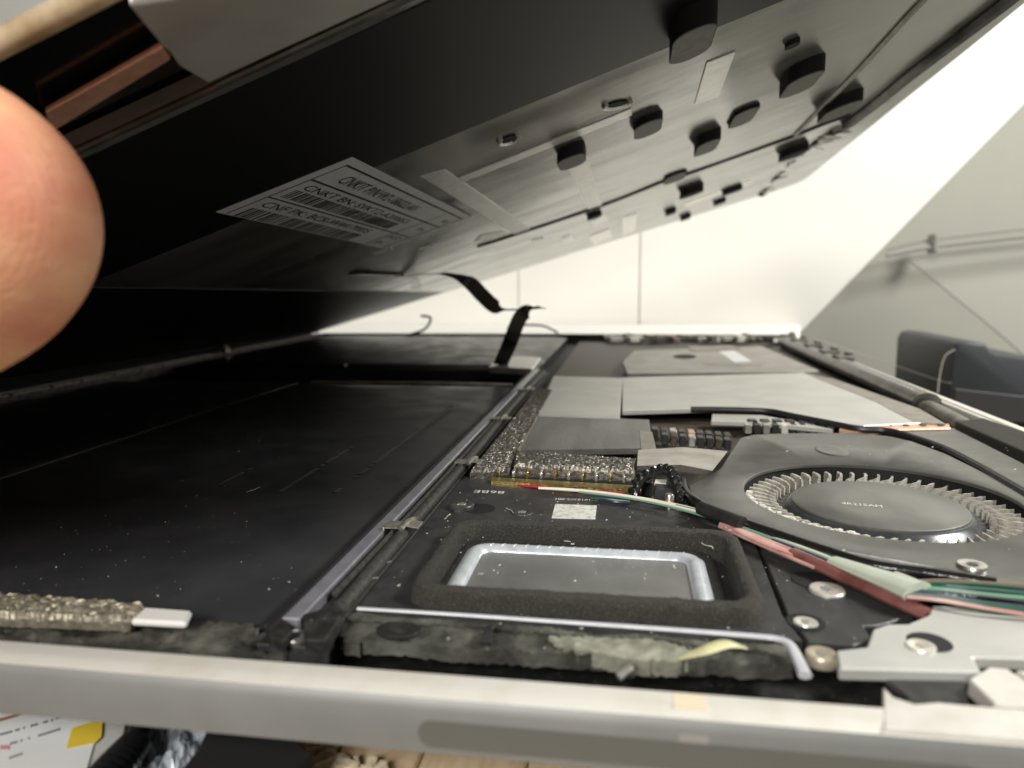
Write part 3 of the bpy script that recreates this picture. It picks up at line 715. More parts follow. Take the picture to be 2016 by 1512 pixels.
# bevel glint strip and adhesive residue along the near wall
def bevel_glint(bm):
    tube(bm, [P(x, y, -.04) for x, y in ((704, 1198), (900, 1210), (1100, 1224), (1300, 1238), (1480, 1252), (1530, 1258), (1556, 1270), (1572, 1300), (1585, 1330))], .034, 8, 6, .6, rfun=lambda t: .022 + .028 * t ** 2)
part('bevel_glint_strip', 'trim_glint', T, bevel_glint, True)  # pale tone paints the reflection along the speaker's bevel
def goo(bm, pxs, z, amp, res=.05, th=.12):
    poly = [P(x, y, z) for x, y in pxs]
    xs = [p.x for p in poly]; ys = [p.y for p in poly]
    def inside(x, y):
        c = False; n = len(poly)
        for i in range(n):
            a, b = poly[i], poly[(i + 1) % n]
            if (a.y > y) != (b.y > y) and x < (b.x - a.x) * (y - a.y) / (b.y - a.y) + a.x: c = not c
        return c
    V = {}
    nx = int((max(xs) - min(xs)) / res) + 1; ny = int((max(ys) - min(ys)) / res) + 1
    def vert(i, j):
        if (i, j) not in V:
            x = min(xs) + i * res; y = min(ys) + j * res
            V[(i, j)] = bm.verts.new((x + (rnd() - .5) * res * .6, y + (rnd() - .5) * res * .6, z + amp * (math.sin(6 * x) * math.cos(9 * y + 2 * x) * .6 + rnd() - .6)))
        return V[(i, j)]
    for i in range(nx):
        for j in range(ny):
            if inside(min(xs) + (i + .5) * res, min(ys) + (j + .5) * res):
                bm.faces.new((vert(i, j), vert(i + 1, j), vert(i + 1, j + 1), vert(i, j + 1)))
    es = [e for e in bm.edges if e.is_boundary]
    r_ = bmesh.ops.extrude_edge_only(bm, edges=es)
    for v in r_['geom']:
        if isinstance(v, bmesh.types.BMVert): v.co.z -= th
part('adhesive_residue', 'residue', T, lambda bm: goo(bm, ((628, 1208), (700, 1203), (900, 1216), (1100, 1231), (1300, 1245), (1500, 1259), (1545, 1270), (1560, 1310), (1400, 1300), (1250, 1300), (1060, 1285), (880, 1272), (760, 1262), (680, 1262), (668, 1230), (630, 1222)), -.14, .022, .035), True, 'stuff')
part('adhesive_residue', 'residue_pale', T, lambda bm: goo(bm, ((1080, 1252), (1200, 1250), (1300, 1262), (1380, 1285), (1330, 1300), (1220, 1296), (1110, 1276)), -.115, .02, .03), True, 'stuff')
part('adhesive_residue', 'residue', T, lambda bm: goo(bm, ((-80, 1204), (300, 1222), (400, 1228), (480, 1225), (545, 1250), (560, 1290), (420, 1278), (200, 1262), (-80, 1248)), -.14, .05), True, 'stuff')
part('adhesive_curl', 'residue_yellow', T, lambda bm: tube(bm, [P(x, y, z) for x, y, z in ((1335, 1297, -.06), (1380, 1283, 0), (1430, 1268, .04), (1470, 1276, -.02))], .05, 8, 6, .35, rfun=lambda t: .01 + .055 * math.sin(math.pi * min(1, t * .95 + .02))), True)
for (x0, y0, x1, y1) in ((1320, 1240, 1240, 1300),):
    part('residue_patch', 'tub_black', T, lambda bm: prism(bm, [P(785 + 45 * math.cos(k * .42), 1238 + 16 * math.sin(k * .42), -.045) for k in range(15)], .03, .005))
    part('residue_patch', 'tub_black', T, lambda bm: prism(bm, [P(x, y, -.05) for x, y in ((955, 1232), (972, 1226), (968, 1262), (948, 1262))], .04, .005))
part('pin', 'silver', T, lambda bm: tube(bm, [P(1217, 1334, -.16), P(1232, 1322, -.13), P(1246, 1313, -.10)], .03, 8, 3), True)
# ---- screws
def screw(px, py, z, r, mat, h=.03, rec='chip', ring=None, tor=True):
    c = P(px, py, z)
    s = part('screw', mat, T, lambda bm: lathe(bm, [(r, -.06), (r, h - .012), (r * .93, h), (r * .55, h), (r * .45, h - .004)], c, 28), True)
    if tor:
        def star(bm):
            pts = [c + Vector(((r * (.40 if k % 2 else .24)) * math.cos(k * math.pi / 6), (r * (.40 if k % 2 else .24)) * math.sin(k * math.pi / 6), h + .002)) for k in range(12)]
            prism(bm, pts, .004)
        part('recess', rec, s, star)
    if ring:
        part('washer', ring, s, lambda bm: lathe(bm, [(r * 1.55, -.02), (r * 1.5, .012), (r * 1.12, .012), (r * 1.06, -.03)], c, 28, False, False), True)
    return s
screw(909, 997, -.10, .155, 'screw_black', .035, 'silver')
part('screw_cup', 'black_void', T, lambda bm: lathe(bm, [(.20, 0), (.19, .003)], P(944, 1001, SZP + .001), 24))
screw(1028, 1012, SZP - .02, .14, 'plate_black', .03, 'silver', None)
screw(582, 1258, -.10, .105, 'screw_steel', .03, 'chip')
screw(1628, 1162, -.115, .155, 'screw_white', .018, 'ink_grey')
part('screw_cup', 'black_void', T, lambda bm: lathe(bm, [(.20, 0), (.19, .003)], P(1602, 1142, SZP + .001), 28))
screw(1586, 1226, -.125, .10, 'screw_white', .012, 'silver', 'black_void')
screw(1617, 1290, -.09, .115, 'screw_tan', .02, 'foil_brown')
screw(1914, 1116, .0, .13, 'screw_steel', .03, 'chip')
screw(1338, 1000, -.12, .12, 'screw_steel', .04, 'chip')
# ---- silver bracket at the right, pale lip plates, dark pit
bk = plate('bracket', 'bracket', T, ((1652, 1315), (1645, 1280), (1706, 1273), (1718, 1238), (1748, 1228), (1785, 1228), (1828, 1210), (1834, 1192), (2016, 1196), (2200, 1206), (2200, 1310), (2016, 1296), (1916, 1293), (1932, 1322)), -.03, .10, .015)
screw(1813, 1275, -.035, .105, 'screw_white', .02, 'screw_tan')
part('screw_cup', 'black_void', bk, lambda bm: lathe(bm, [(.155, 0), (.15, .003)], P(1830, 1264, -.028), 28))
plate('spring_contact', 'rail_dark', T, ((1740, 1335), (1900, 1338), (1910, 1380), (1790, 1378)), -.10, .1, .02)
plate('lip_plate', 'white_metal', T, ((1738, 1350), (1760, 1372), (1800, 1385), (1845, 1382), (1960, 1392), (2200, 1410), (2200, 1470), (1740, 1432)), .006, .12, .01)
plate('lip_plate', 'white_metal', T, ((1906, 1336), (1948, 1312), (1985, 1316), (2040, 1356), (2200, 1400), (2200, 1404), (1958, 1386)), .0, .12, .012)
plate('lip_plate', 'white_metal', T, ((1998, 1318), (2200, 1330), (2200, 1390), (2060, 1362)), .0, .12, .012)
# ---- wires from the connector to the bracket
def wpath(pts, off, hw, z):
    out = []
    for i, (x, y, h) in enumerate(pts):
        a = pts[max(0, i - 1)]; b = pts[min(len(pts) - 1, i + 1)]
        d = Vector((b[0] - a[0], b[1] - a[1])).normalized()
        out.append(P(x - d.y * h * off, y + d.x * h * off, z + .02 * math.cos(off * 2)))
    return out
WP = [(1060, 962, 2), (1140, 968, 4), (1240, 981, 5), (1330, 1000, 8), (1420, 1026, 12), (1520, 1064, 18), (1610, 1098, 22), (1680, 1130, 30), (1750, 1155, 36), (1815, 1178, 34)]
wb = bpy.data.objects.new('wire_bundle', None); COL.objects.link(wb); wb.parent = T
for off, m_, r_, k0 in ((-.85, 'white_wire', .014, 0), (-.4, 'white_wire', .016, 0), (.1, 'pale_green_wire', .014, 1), (-.62, 'green_wire', .018, 3), (-.2, 'pale_green_wire', .018, 4), (-.05, 'blue_wire', .016, 5), (.2, 'pink_wire', .022, 4), (.45, 'pink_wire', .022, 4), (.7, 'pink_wire', .022, 4), (.95, 'pink_wire', .018, 4)):
    part('wire', m_, wb, lambda bm: tube(bm, wpath(WP, off, 1, -.04 + .02 * rnd())[k0:(7 if m_ == 'pink_wire' else 10)], r_, 8, 6), True)
part('wire', 'red_wire', wb, lambda bm: tube(bm, [P(1019, 955, -.12), P(1090, 962, -.09), P(1150, 966, -.09), P(1228, 972, -.11)], .035, 8, 6, .5), True)
part('wire', 'green_wire', wb, lambda bm: tube(bm, [P(1165, 981, -.09), P(1200, 984, -.08), P(1240, 988, -.09)], .025, 8), True)
part('wire', 'blue_wire', wb, lambda bm: tube(bm, [P(1180, 984, -.09), P(1210, 988, -.08), P(1238, 990, -.09)], .02, 8), True)
part('red_sleeve', 'pink_wire', wb, lambda bm: tube(bm, [P(1425, 1030, -.01), P(1460, 1047, .0), P(1520, 1074, .0), P(1600, 1104, -.01)], .05, 10, 6, .3, rfun=lambda t: .02 + .04 * math.sin(math.pi * t)), True)
part('red_sleeve', 'red_film', wb, lambda bm: tube(bm, [P(1560, 1090, -.03), P(1615, 1114, -.03), P(1690, 1148, -.04), P(1760, 1180, -.05), P(1830, 1212, -.08)], .085, 12, 6, .7), True)
part('tape_wrap', 'tape_green', wb, lambda bm: tube(bm, [P(1640, 1104, .02), P(1700, 1126, .03), P(1755, 1146, .03), P(1806, 1166, .03)], .15, 14, 6, .45, rfun=lambda t: .09 + .10 * t), True)
for k in range(22):
    m_ = ('green_wire', 'green_wire', 'blue_wire', 'green_wire', 'pale_green_wire', 'green_wire', 'black_wire', 'blue_wire', 'green_wire')[k % 9]
    ys = -24 + (k % 11) * 5.0; zo = .03 if k < 11 else -.02
    if k == 0: m_ = 'brown_wire'
    if k == 10: m_ = 'pink_wire'
    part('wire', m_, wb, lambda bm: tube(bm, [P(1785, 1160 + ys * .6, zo), P(1850, 1161 + ys * .78 + 4 * rnd(), zo + .02 * rnd()), P(1940, 1170 + ys + 6 * rnd(), zo + .02 * rnd()), P(2060, 1186 + ys * 1.2, zo - .02)], .014 + .005 * rnd(), 6), True)
# ---- fan
FC = Vector((3.03, 9.30, 0)); FR = 1.56
fan = bpy.data.objects.new('fan', None); COL.objects.link(fan); fan.parent = T
def housing(bm):
    pxs = ((1382, 994), (1353, 958), (1417, 924), (1461, 857), (1535, 853), (1654, 852), (1730, 855), (1782, 864), (1859, 892), (1935, 929), (1990, 956), (2090, 1010), (2180, 1075), (2190, 1180), (2016, 1160), (1868, 1120), (1815, 1111), (1620, 1077), (1513, 1041), (1431, 1011))
    ou = [P(x, y, 0.0) for x, y in pxs]
    n = 72
    inn = [FC + Vector((FR * math.cos(2 * math.pi * k / n), FR * math.sin(2 * math.pi * k / n), 0)) for k in range(n)]
    # resample outline by angle so that hole and outline bridge cleanly
    res = []
    for k in range(n):
        d = Vector((math.cos(2 * math.pi * k / n), math.sin(2 * math.pi * k / n)))
        best = None
        for i in range(len(ou)):
            a = ou[i].xy - FC.xy; b = ou[(i + 1) % len(ou)].xy - FC.xy; e = b - a
            den = d.x * e.y - d.y * e.x
            if abs(den) < 1e-9: continue
            t = (a.x * e.y - a.y * e.x) / den; s = (a.x * d.y - a.y * d.x) / den
            if t > 0 and -1e-6 <= s <= 1 + 1e-6 and (best is None or t > best): best = t
        res.append(FC + Vector((d.x * best, d.y * best, 0)))
    dn = lambda l, z: [p + Vector((0, 0, z)) for p in l]
    sh = lambda l, f: [FC + (p - FC) * f for p in l]
    loft(bm, [dn(res, -.3), dn(res, -.012), sh(res, .996), dn([FC + (p - FC) * ((FR + .02) / FR) for p in inn], 0), dn(inn, -.012), dn(inn, -.045)], False, False)
part('housing', 'fan_grey', fan, housing, True)
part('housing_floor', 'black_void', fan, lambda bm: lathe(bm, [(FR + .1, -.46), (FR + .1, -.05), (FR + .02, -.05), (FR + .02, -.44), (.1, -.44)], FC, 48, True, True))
imp = part('impeller_ring', 'fan_ring', fan, lambda bm: lathe(bm, [(.95, -.11), (1.0, -.112), (1.03, -.125), (1.06, -.15), (1.12, -.20), (1.20, -.235), (1.28, -.26), (1.28, -.32), (.8, -.32)], FC, 64, False, False), True)
part('hub', 'fan_hub', fan, lambda bm: lathe(bm, [(.985, -.2), (.985, -.092), (.97, -.082), (.5, -.078), (.02, -.077)], FC, 64), True)
NB = 55
def bladef(bm):
    for k in range(1):
        loops = []
        for i in range(7):
            t = i / 6; r = 1.17 + .36 * t; a = -.10 * t - .05 * math.sin(t * 3.1)
            zt = -.098 - .015 * (1 - t) ; zb = -.36
            th = .012 + .008 * rnd()
            c = Vector((r * math.cos(a), r * math.sin(a), 0)); nrm = Vector((-math.sin(a), math.cos(a), 0))
            loops.append([c + nrm * th + Vector((0, 0, zb)), c + nrm * th + Vector((0, 0, zt - .012 * rnd())), c - nrm * th + Vector((0, 0, zt)), c - nrm * th + Vector((0, 0, zb))])
        loft(bm, loops)
blade_meshes = []
for v in range(5):
    o = new('tmp', 'blade'); bm = BM(); bladef(bm); bmesh.ops.recalc_face_normals(bm, faces=bm.faces[:]); bm.to_mesh(o.data); bm.free()
    me = o.data; me.name = 'blade'; bpy.data.objects.remove(o); blade_meshes.append(me)
for k in range(NB):
    o = bpy.data.objects.new('blade', blade_meshes[k % 5]); COL.objects.link(o); o.parent = fan
    o.location = FC - wloc(fan); o.rotation_euler = (0, 0, 2 * math.pi * k / NB)
# dust fluff hung on the inlet edge
fz = new('dust', 'dust', fan, 'stuff'); bm = BM()
for k in range(60):
    a = math.radians(175 + 75 * rnd()); r = FR - .01 - .05 * rnd()
    box(bm, FC + Vector((r * math.cos(a), r * math.sin(a), -.03 * rnd() - .015)), .02 + .05 * rnd(), .02 + .03 * rnd(), .02, rnd() * 3)
finish(fz, bm)
hp = P(1660, 1000, -.077)
text_obj('printed_text', 'silk_white', fan, [text_geo('4R215AM', P(1657, 993, -.077), (.985, -.17, 0), (.17, .985, 0), .10, (0, 0, 1), .0035, (P(1734, 1009, -.077) - P(1657, 993, -.077)).length)])
def dent(bm):
    c = P(1637, 887, 0.0)
    loops = []
    for r, z in ((1, 0.002), (.85, .014), (.6, .008), (.1, .004)):
        loops.append([c + Vector((.24 * r * math.cos(t * .3927) - .1 * (1 - r), .38 * r * math.sin(t * .3927), z)) for t in range(16)])
    loft(bm, loops, False, True)
part('sticker', 'fan_grey', fan, dent, True)
for (px, py) in ((1650, 1018), (1855, 1046)):
    c = P(px, py, -.12)
    part('glue_dot', 'silver', fan, lambda bm: lathe(bm, [(.05, -.05), (.045, 0), (.02, .02)], c, 10), True)
# ---- flex socket by the rail, small curled wires at the far edge
part('cable_socket', 'foil_tape', T, lambda bm: prism(bm, [P(x, y, .06) for x, y in ((962, 722), (1048, 726), (1066, 704), (1012, 700), (970, 712))], .2, .03))
part('loose_wire', 'rail_dark', T, lambda bm: tube(bm, [(-10.2, 33.2, .0), (-9.5, 33.8, .25), (-9.3, 34.2, .75), (-9.8, 34.3, .85)], .06, 8), True)
part('loose_wire', 'black_wire', T, lambda bm: tube(bm, [P(1000, 645, .3), P(1030, 640, .35), P(1070, 642, .35), P(1098, 655, .1)], .05, 8), True)
# ---- dust and lint inside
du = new('dust', 'dust', T, 'stuff'); bm = BM()
for i in range(190):
    x = -8 + 5.1 * rnd(); y = 5.6 + 6.5 * rnd() ** 1.5; s = .003 + .006 * rnd() ** 5
    box(bm, (x, y, -.083), s, s * (1 + 2 * rnd()), s * .6, rnd() * 3)
for i in range(220):
    x = -2.2 + 4.0 * rnd(); y = 5.2 + 4.2 * rnd(); s = .004 + .008 * rnd() ** 4
    box(bm, (x, y, SZP), s, s * (1 + 2 * rnd()), s * .6, rnd() * 3)
for i in range(160):
    x = 1.0 + 5.0 * rnd(); y = 7.2 + 6.0 * rnd(); s = .004 + .009 * rnd() ** 4
    if (Vector((x, y, 0)) - FC).length < FR: continue
    box(bm, (x, y, 0.0), s, s * (1 + 3 * rnd()), s * .6, rnd() * 3)
for (px, py) in [(430 + 480 * rnd(), 960 + 210 * rnd()) for _ in range(6)] + [(900 + 560 * rnd(), 960 + 250 * rnd()) for _ in range(5)] + [(745, 1045), (770, 1040), (815, 1005), (640, 1150), (748, 1112), (735, 1042), (812, 1035), (905, 935), (1010, 1010)]:
    c = P(px, py, -.06); p = [c]; fd = Vector(((rnd() - .5) * .06, (rnd() - .5) * .06))
    for k in range(5): p.append(p[-1] + Vector(((rnd() - .5) * .05 + fd.x, (rnd() - .5) * .05 + fd.y, (rnd() - .45) * .03)))
    tube(bm, p, .0022 + .0015 * rnd(), 4, 3)
finish(du, bm)

# ================================================================== THE FLEX CABLE BETWEEN THE HALVES
def ribbon(bm, pts, width, th=.012, sub=6):
    q = crom([p for p, _ in pts], sub); wd = crom([w_ for _, w_ in pts], sub)
    loops = []
    for i, p in enumerate(q):
        d = (q[min(i + 1, len(q) - 1)] - q[max(0, i - 1)]).normalized()
        s = wd[i] - d * wd[i].dot(d); s.normalize(); n_ = d.cross(s).normalized()
        loops.append([p + s * width / 2 + n_ * th, p - s * width / 2 + n_ * th, p - s * width / 2 - n_ * th, p + s * width / 2 - n_ * th])
    loft(bm, loops)
fx = new('flex_cable', 'flex'); bm = BM()
Yw = Vector((0.25, 1, 0.0))
pts = [(SP(690, 541, .02), Yw), (SP(790, 543, .03), Yw), (AY(850, 539, 21.3), Yw), (AY(893, 543, 21.4), Vector((.4, 1, .15))), (AY(925, 557, 21.4), Vector((.9, .5, .3))), (AY(948, 580, 21.5), Vector((1, .25, .3))), (AY(972, 602, 21.5), Vector((1, .35, .2))),
       (AY(994, 609, 21.6), Vector((.2, 1, .02))), (AY(1030, 609, 21.8), Vector((0, 1, .075))), (AY(1064, 605, 22.0), Vector((0, 1, .11))), (AY(1048, 608, 21.85), Vector((.2, 1, .12))),
       (AY(1028, 620, 21.5), Vector((.9, .6, .1))), (AY(1017, 640, 21.2), Vector((1, .12, 0))), (AY(1005, 672, 21.0), Vector((1, .05, 0))), (P(985, 718, .06), Vector((1, .1, 0)))]
ribbon(bm, pts, .43, .008, 8)
finish(fx, bm, True); tag(fx, 'thin black flex cable hanging from screen down to its socket', 'cable')

# ================================================================== THE LIFTED SCREEN
S = thing('tablet_screen', 'lifted tablet screen seen from below with label and foam pads', 'screen', (-3.8, 20.5, 0.4))
def sheet(bm, x0, x1, y0, y1, off0, off1, nx=28, ny=28, rad=0.0, ripple=0.0):
    def pt(i, j, off):
        x = x0 + (x1 - x0) * i / nx; y = y0 + (y1 - y0) * j / ny
        if rad:
            ex = x - (x1 - rad); ey = y - (y1 - rad)
            if ex > 0 and ey > 0:
                l = math.hypot(ex, ey); m_ = max(ex, ey)
                ex, ey = ex * m_ / l, ey * m_ / l; x = x1 - rad + ex; y = y1 - rad + ey
        rp = ripple * (math.sin(1.1 * x + .35 * y) * math.sin(.55 * y - .4 * x) + .5 * math.sin(2.3 * x - .8 * y))
        return ST(x, y, off + rp)
    A_ = [[bm.verts.new(pt(i, j, off0)) for j in range(ny + 1)] for i in range(nx + 1)]
    B_ = [[bm.verts.new(pt(i, j, off1)) for j in range(ny + 1)] for i in range(nx + 1)]
    for i in range(nx):
        for j in range(ny):
            bm.faces.new((A_[i][j], A_[i + 1][j], A_[i + 1][j + 1], A_[i][j + 1]))
            bm.faces.new((B_[i][j], B_[i][j + 1], B_[i + 1][j + 1], B_[i + 1][j]))
    for i in range(nx):
        bm.faces.new((A_[i][0], B_[i][0], B_[i + 1][0], A_[i + 1][0])); bm.faces.new((A_[i][ny], A_[i + 1][ny], B_[i + 1][ny], B_[i][ny]))
    for j in range(ny):
        bm.faces.new((A_[0][j], A_[0][j + 1], B_[0][j + 1], B_[0][j])); bm.faces.new((A_[nx][j], B_[nx][j], B_[nx][j + 1], A_[nx][j + 1]))
part('back_panel', 'panel', S, lambda bm: sheet(bm, X0, X1, YN, YF, 0, -.16, 60, 60, .9, .005), True)
part('glass', 'glass_black', S, lambda bm: sheet(bm, X0 - .75, X1 + .05, 5.12, YF - .05, -.20, -.32, 24, 24, .9), True)
part('film', 'dark_reflection', S, lambda bm: sheet(bm, X0 + .1, -8.6, 10.64, 33.9, .013, .003, 16, 30), label='black sheet painting the dark reflection over the hinge side of the screen back')  # thin black sheet paints in the dark reflection at the hinge side
part('film', 'dark_reflection', S, lambda bm: sheet(bm, X0 + .1, X1 - .5, YN + .25, 10.6, .013, .003, 30, 6), label='black sheet painting the dark reflection across the near end of the screen back')  # near end's dark reflection, also painted as a black sheet
part('panel_lip', 'edge_bar', S, lambda bm: tube(bm, [ST(X0 + .2, YN + .02, .02), ST(-7, YN + .02, .02), ST(0, YN + .02, .02), ST(7, YN + .02, .02)], .04, 8, 10), True)
def on(name, mat, pxs, th=.003, bev=0.0, base=.011, parent=S, label=None):
    def f(bm):
        prism(bm, [SP(x, y, base) + Vector((0, 0, -th)) for x, y in pxs], th + .03, bev, Vector((0, 0, 1)))
    return part(name, mat, parent, f, label=label)
# silver frame strip and what shows where it stops
def fstrip(bm):
    e = [ST(-3.72, YN - .08, .10), ST(X1, YN - .08, .10), ST(X1, 4.75, .02), ST(-4.3, 4.75, .02), ST(-4.28, 5.35, .04), ST(-3.86, 5.6, .06)]
    e = [SP(410, 166, .05), ST(X1, YN - .08, .10), ST(X1, 5.13, .0), ST(-3.2, 5.13, .0), SP(252, 12, .0), SP(296, 66, .02), SP(318, 92, .03), SP(332, 104, .03), SP(352, 132, .04)]
    prism(bm, e, .12, .03, Vector((0, 0, 1)), 2)
part('metal_frame', 'frame_silver', S, fstrip)
part('frame_edge', 'edge_bar', S, lambda bm: tube(bm, [SP(425, 168, .03), ST(0, YN - .03, .03), ST(X1, YN - .03, .03)], .03, 6, 10), True)
cfp = [SP(90, 222, -.06), SP(320, 92, -.06), SP(336, 118, -.06), SP(100, 262, -.06)]
part('thumb_reflection', 'copper', S, lambda bm: prism(bm, cfp, .05, .01, Vector((0, 0, 1))))  # copper tone paints the thumb's orange reflection on the bezel
part('edge_strip', 'edge_tan', S, lambda bm: tube(bm, [ST(-14, 5.10, -.27), ST(-8, 5.10, -.27), ST(-3, 5.10, -.27), ST(2, 5.10, -.27), ST(7, 5.10, -.27)], .10, 10, 4), True)
def gap_strip(bm):
    loops = []
    for y in (5.2, 12, 20, 28, 34.4): loops.append([Vector((-15.32, y, .052)), Vector((-15.02, y, .052)), ST(-15.02, y, -.10), ST(-15.32, y, -.18)])
    loft(bm, loops)
part('gap_blocker', 'foam_block', S, gap_strip)  # added strip closes the left gap and blocks the bright background
# label
lb = thing_l = None
LA, LB, LC, LD = SP(693, 310, .022), SP(930, 428, .022), SP(758, 490, .022), SP(425, 418, .022)
def lquad(u0, v0, u1, v1, off=0.0):
    def q_(u, v):
        p = (LA * (1 - u) + LB * u) * (1 - v) + (LD * (1 - u) + LC * u) * v
        return Vector((p.x, p.y, SZ(p.x, p.y) - .022 - off))
    return [q_(u0, v0), q_(u1, v0), q_(u1, v1), q_(u0, v1)]
lab = part('label', 'label_white', S, lambda bm: prism(bm, lquad(0, 0, 1, 1), .010, .002, Vector((0, 0, 1))))
def lprint(name, mat, quads, off=.003):
    def f(bm):
        for (u0, v0, u1, v1) in quads: prism(bm, lquad(u0, v0, u1, v1, off), .003, 0, Vector((0, 0, 1)))
    return part(name, mat, lab, f, kind='stuff' if len(quads) > 4 else None)
lprint('printed_line', 'ink', [(.03, .075, .97, .095), (.03, .335, .965, .355), (.03, .66, .95, .675), (.955, .1, .962, .985)])
lprint('printed_line', 'ink_grey', [(.028, .09, .034, .985), (.80, .36, .806, .97), (.80, .12, .806, .33)], .0025)
def bars(v0, v1, u0, u1):
    out = []; u = u0
    while u < u1:
        w_ = random.choice((.003, .003, .006, .009)); out.append((u, v0, min(u + w_, u1), v1)); u += w_ + random.choice((.005, .007, .011))
    return out
lprint('barcode', 'ink', bars(.50, .63, .06, .70)); lprint('barcode', 'ink', bars(.84, .99, .06, .67))
def ltext(s, u0, u1, v0, v1):
    q_ = lquad(u0, v1, u1, v0)   # start at the lower left
    o_ = q_[0]; U = (q_[1] - q_[0]); V_ = (q_[3] - q_[0]); n_ = Vector((0, 0, -1))
    return text_geo(s, o_, U.normalized(), V_.normalized(), V_.length, n_, .004, U.length)
text_obj('printed_text', 'ink', lab, [ltext('CNKIT P/N:W2-18602LA01', .10, .60, .155, .275), ltext('CNKT BN: SVKTZ-A200053', .06, .72, .39, .475), ltext('CNF PK: BCR-W44170035', .06, .66, .71, .80),
    ltext('Vk', .88, .93, .18, .26), ltext('Im', .86, .92, .43, .50), ltext('MOD', .82, .92, .71, .78), ltext('IM', .83, .88, .86, .93)])
# tapes and foils
on('foil_tape', 'foil_tape', ((903, 350), (1243, 214), (1244, 227), (916, 357)))
on('foil_tape', 'foil_tape', ((828, 347), (876, 333), (1045, 451), (1014, 462)), label='wide grey tape running from the label corner to the fold')
on('foil_tape', 'foil_tape', ((1120, 334), (1145, 285), (1149, 292), (1186, 405), (1160, 415)), label='pale tape tapering past the first foam pad')
on('foil_tape', 'foil_tape', ((1368, 205), (1392, 123), (1448, 101), (1415, 190)), .008, label='crinkled bright foil square between the pads')
for p in (((1167, 436), (1191, 420), (1196, 434), (1172, 444)), ((1224, 429), (1254, 420), (1250, 455), (1226, 463)), ((1160, 465), (1200, 450), (1205, 467), (1170, 481)), ((1045, 474), (1070, 467), (1080, 477), (1059, 483)),
          ((1104, 470), (1122, 462), (1136, 472), (1111, 477)), ((1347, 401), (1420, 375), (1420, 380), (1347, 407)), ((1462, 361), (1480, 353), (1482, 357), (1464, 366)), ((933, 476), (948, 463), (990, 455), (1004, 458), (972, 472)),
          ((735, 500), (770, 488), (772, 491), (738, 504)), ((825, 490), (852, 482), (852, 485), (826, 493))):
    on('foil_scrap', 'foil_tape', p, .003, 0, .010)
# fold seam and ridge
def seam(name, mat, pxs, r, off, flat=1.0):
    return part(name, mat, S, lambda bm: tube(bm, [SP(x, y, off) for x, y in pxs], r, 6, 4, flat), True)
seam('fold_seam', 'panel_seam', ((940, 486), (1014, 463), (1186, 405), (1313, 355), (1354, 343), (1450, 309), (1562, 269), (1620, 246), (1674, 227)), .035, .02)
seam('fold_ridge', 'panel_ridge', ((1566, 266), (1600, 232), (1628, 203), (1691, 139), (1740, 86), (1788, 33), (1826, -6), (1900, -80)), .055, .03, .7)
seam('edge_bar', 'edge_bar', ((1664, 247), (1690, 230), (1733, 197), (1800, 142), (1900, 65), (1990, -4), (2080, -80)), .13, .08)
# holes with a torn bright rim
for (px, py, w_, h_) in ((1002, 274, 19, 7), (1216, 205, 26, 6)):
    c = SP(px, py, .02); e1 = SP(px + w_, py - h_ * .9, .02) - c; e2 = SP(px, py + h_, .02) - c
    hol = part('torn_hole', 'foil_tape', S, lambda bm: tube(bm, [c + e1 * math.cos(k * .6283) + e2 * math.sin(k * .6283) for k in range(7)], .04, 6, 3), True)
    part('hole_inside', 'black_void', hol, lambda bm: prism(bm, [c + e1 * .8 * math.cos(k * .6283) + e2 * .8 * math.sin(k * .6283) for k in range(10)], .006))
# foam pads
PADS = [(1094, 1149, 283, 314, 332), (1249, 1306, 224, 243, 267), (1375, 1422, 255, 283, 299), (1448, 1500, 208, 217, 241), (1557, 1632, 112, 153, 175), (1632, 1708, 180, 210, 224), (1326, 1417, 2, 66, 111),
        (1542, 1597, 285, 303, 309), (1310, 1354, 339, 344, 357), (1340, 1387, 365, 383, 386), (1425, 1464, 368, 377, 380), (1408, 1431, 392, 399, 402), (1311, 1332, 411, 420, 423), (1342, 1361, 422, 430, 433), (1155, 1184, 418, 428, 431), (1549, 1578, 75, 88, 92)]
for i, (xl, xr, yt, ym, yb) in enumerate(PADS):
    cx = (xl + xr) / 2
    pn = SP(cx, yt); y0 = pn.y
    th = max(.025, .82 * (pn.z - AY(cx, ym, y0).z))
    y1 = max(y0 + .25, SP(cx, yb, th).y)
    x0 = AY(xl, (yt + ym) / 2, y0).x; x1 = AY(xr, (yt + ym) / 2, y0).x
    r = min(.45 * (x1 - x0), .45 * (y1 - y0))
    ol = rrect(x0, y0, x1, y1, r, 0, 6)
    sk = (x1 - x0) * .0
    def padf(bm):
        loft(bm, [[ST(p.x, p.y, -.03) for p in ol], [ST(p.x, p.y, th) for p in ol]])
    pd = part('foam_pad', 'pad_foam', S, padf)
    cxw, cyw = (x0 + x1) / 2, (y0 + y1) / 2
    if i < 7 or i == 8:
        part('pad_face', 'pad_face', pd, lambda bm: loft(bm, [[ST(cxw + (p.x - cxw) * .97, cyw + (p.y - cyw) * .97, th - .002) for p in ol], [ST(cxw + (p.x - cxw) * .95, cyw + (p.y - cyw) * .95, th + .012) for p in ol]]))
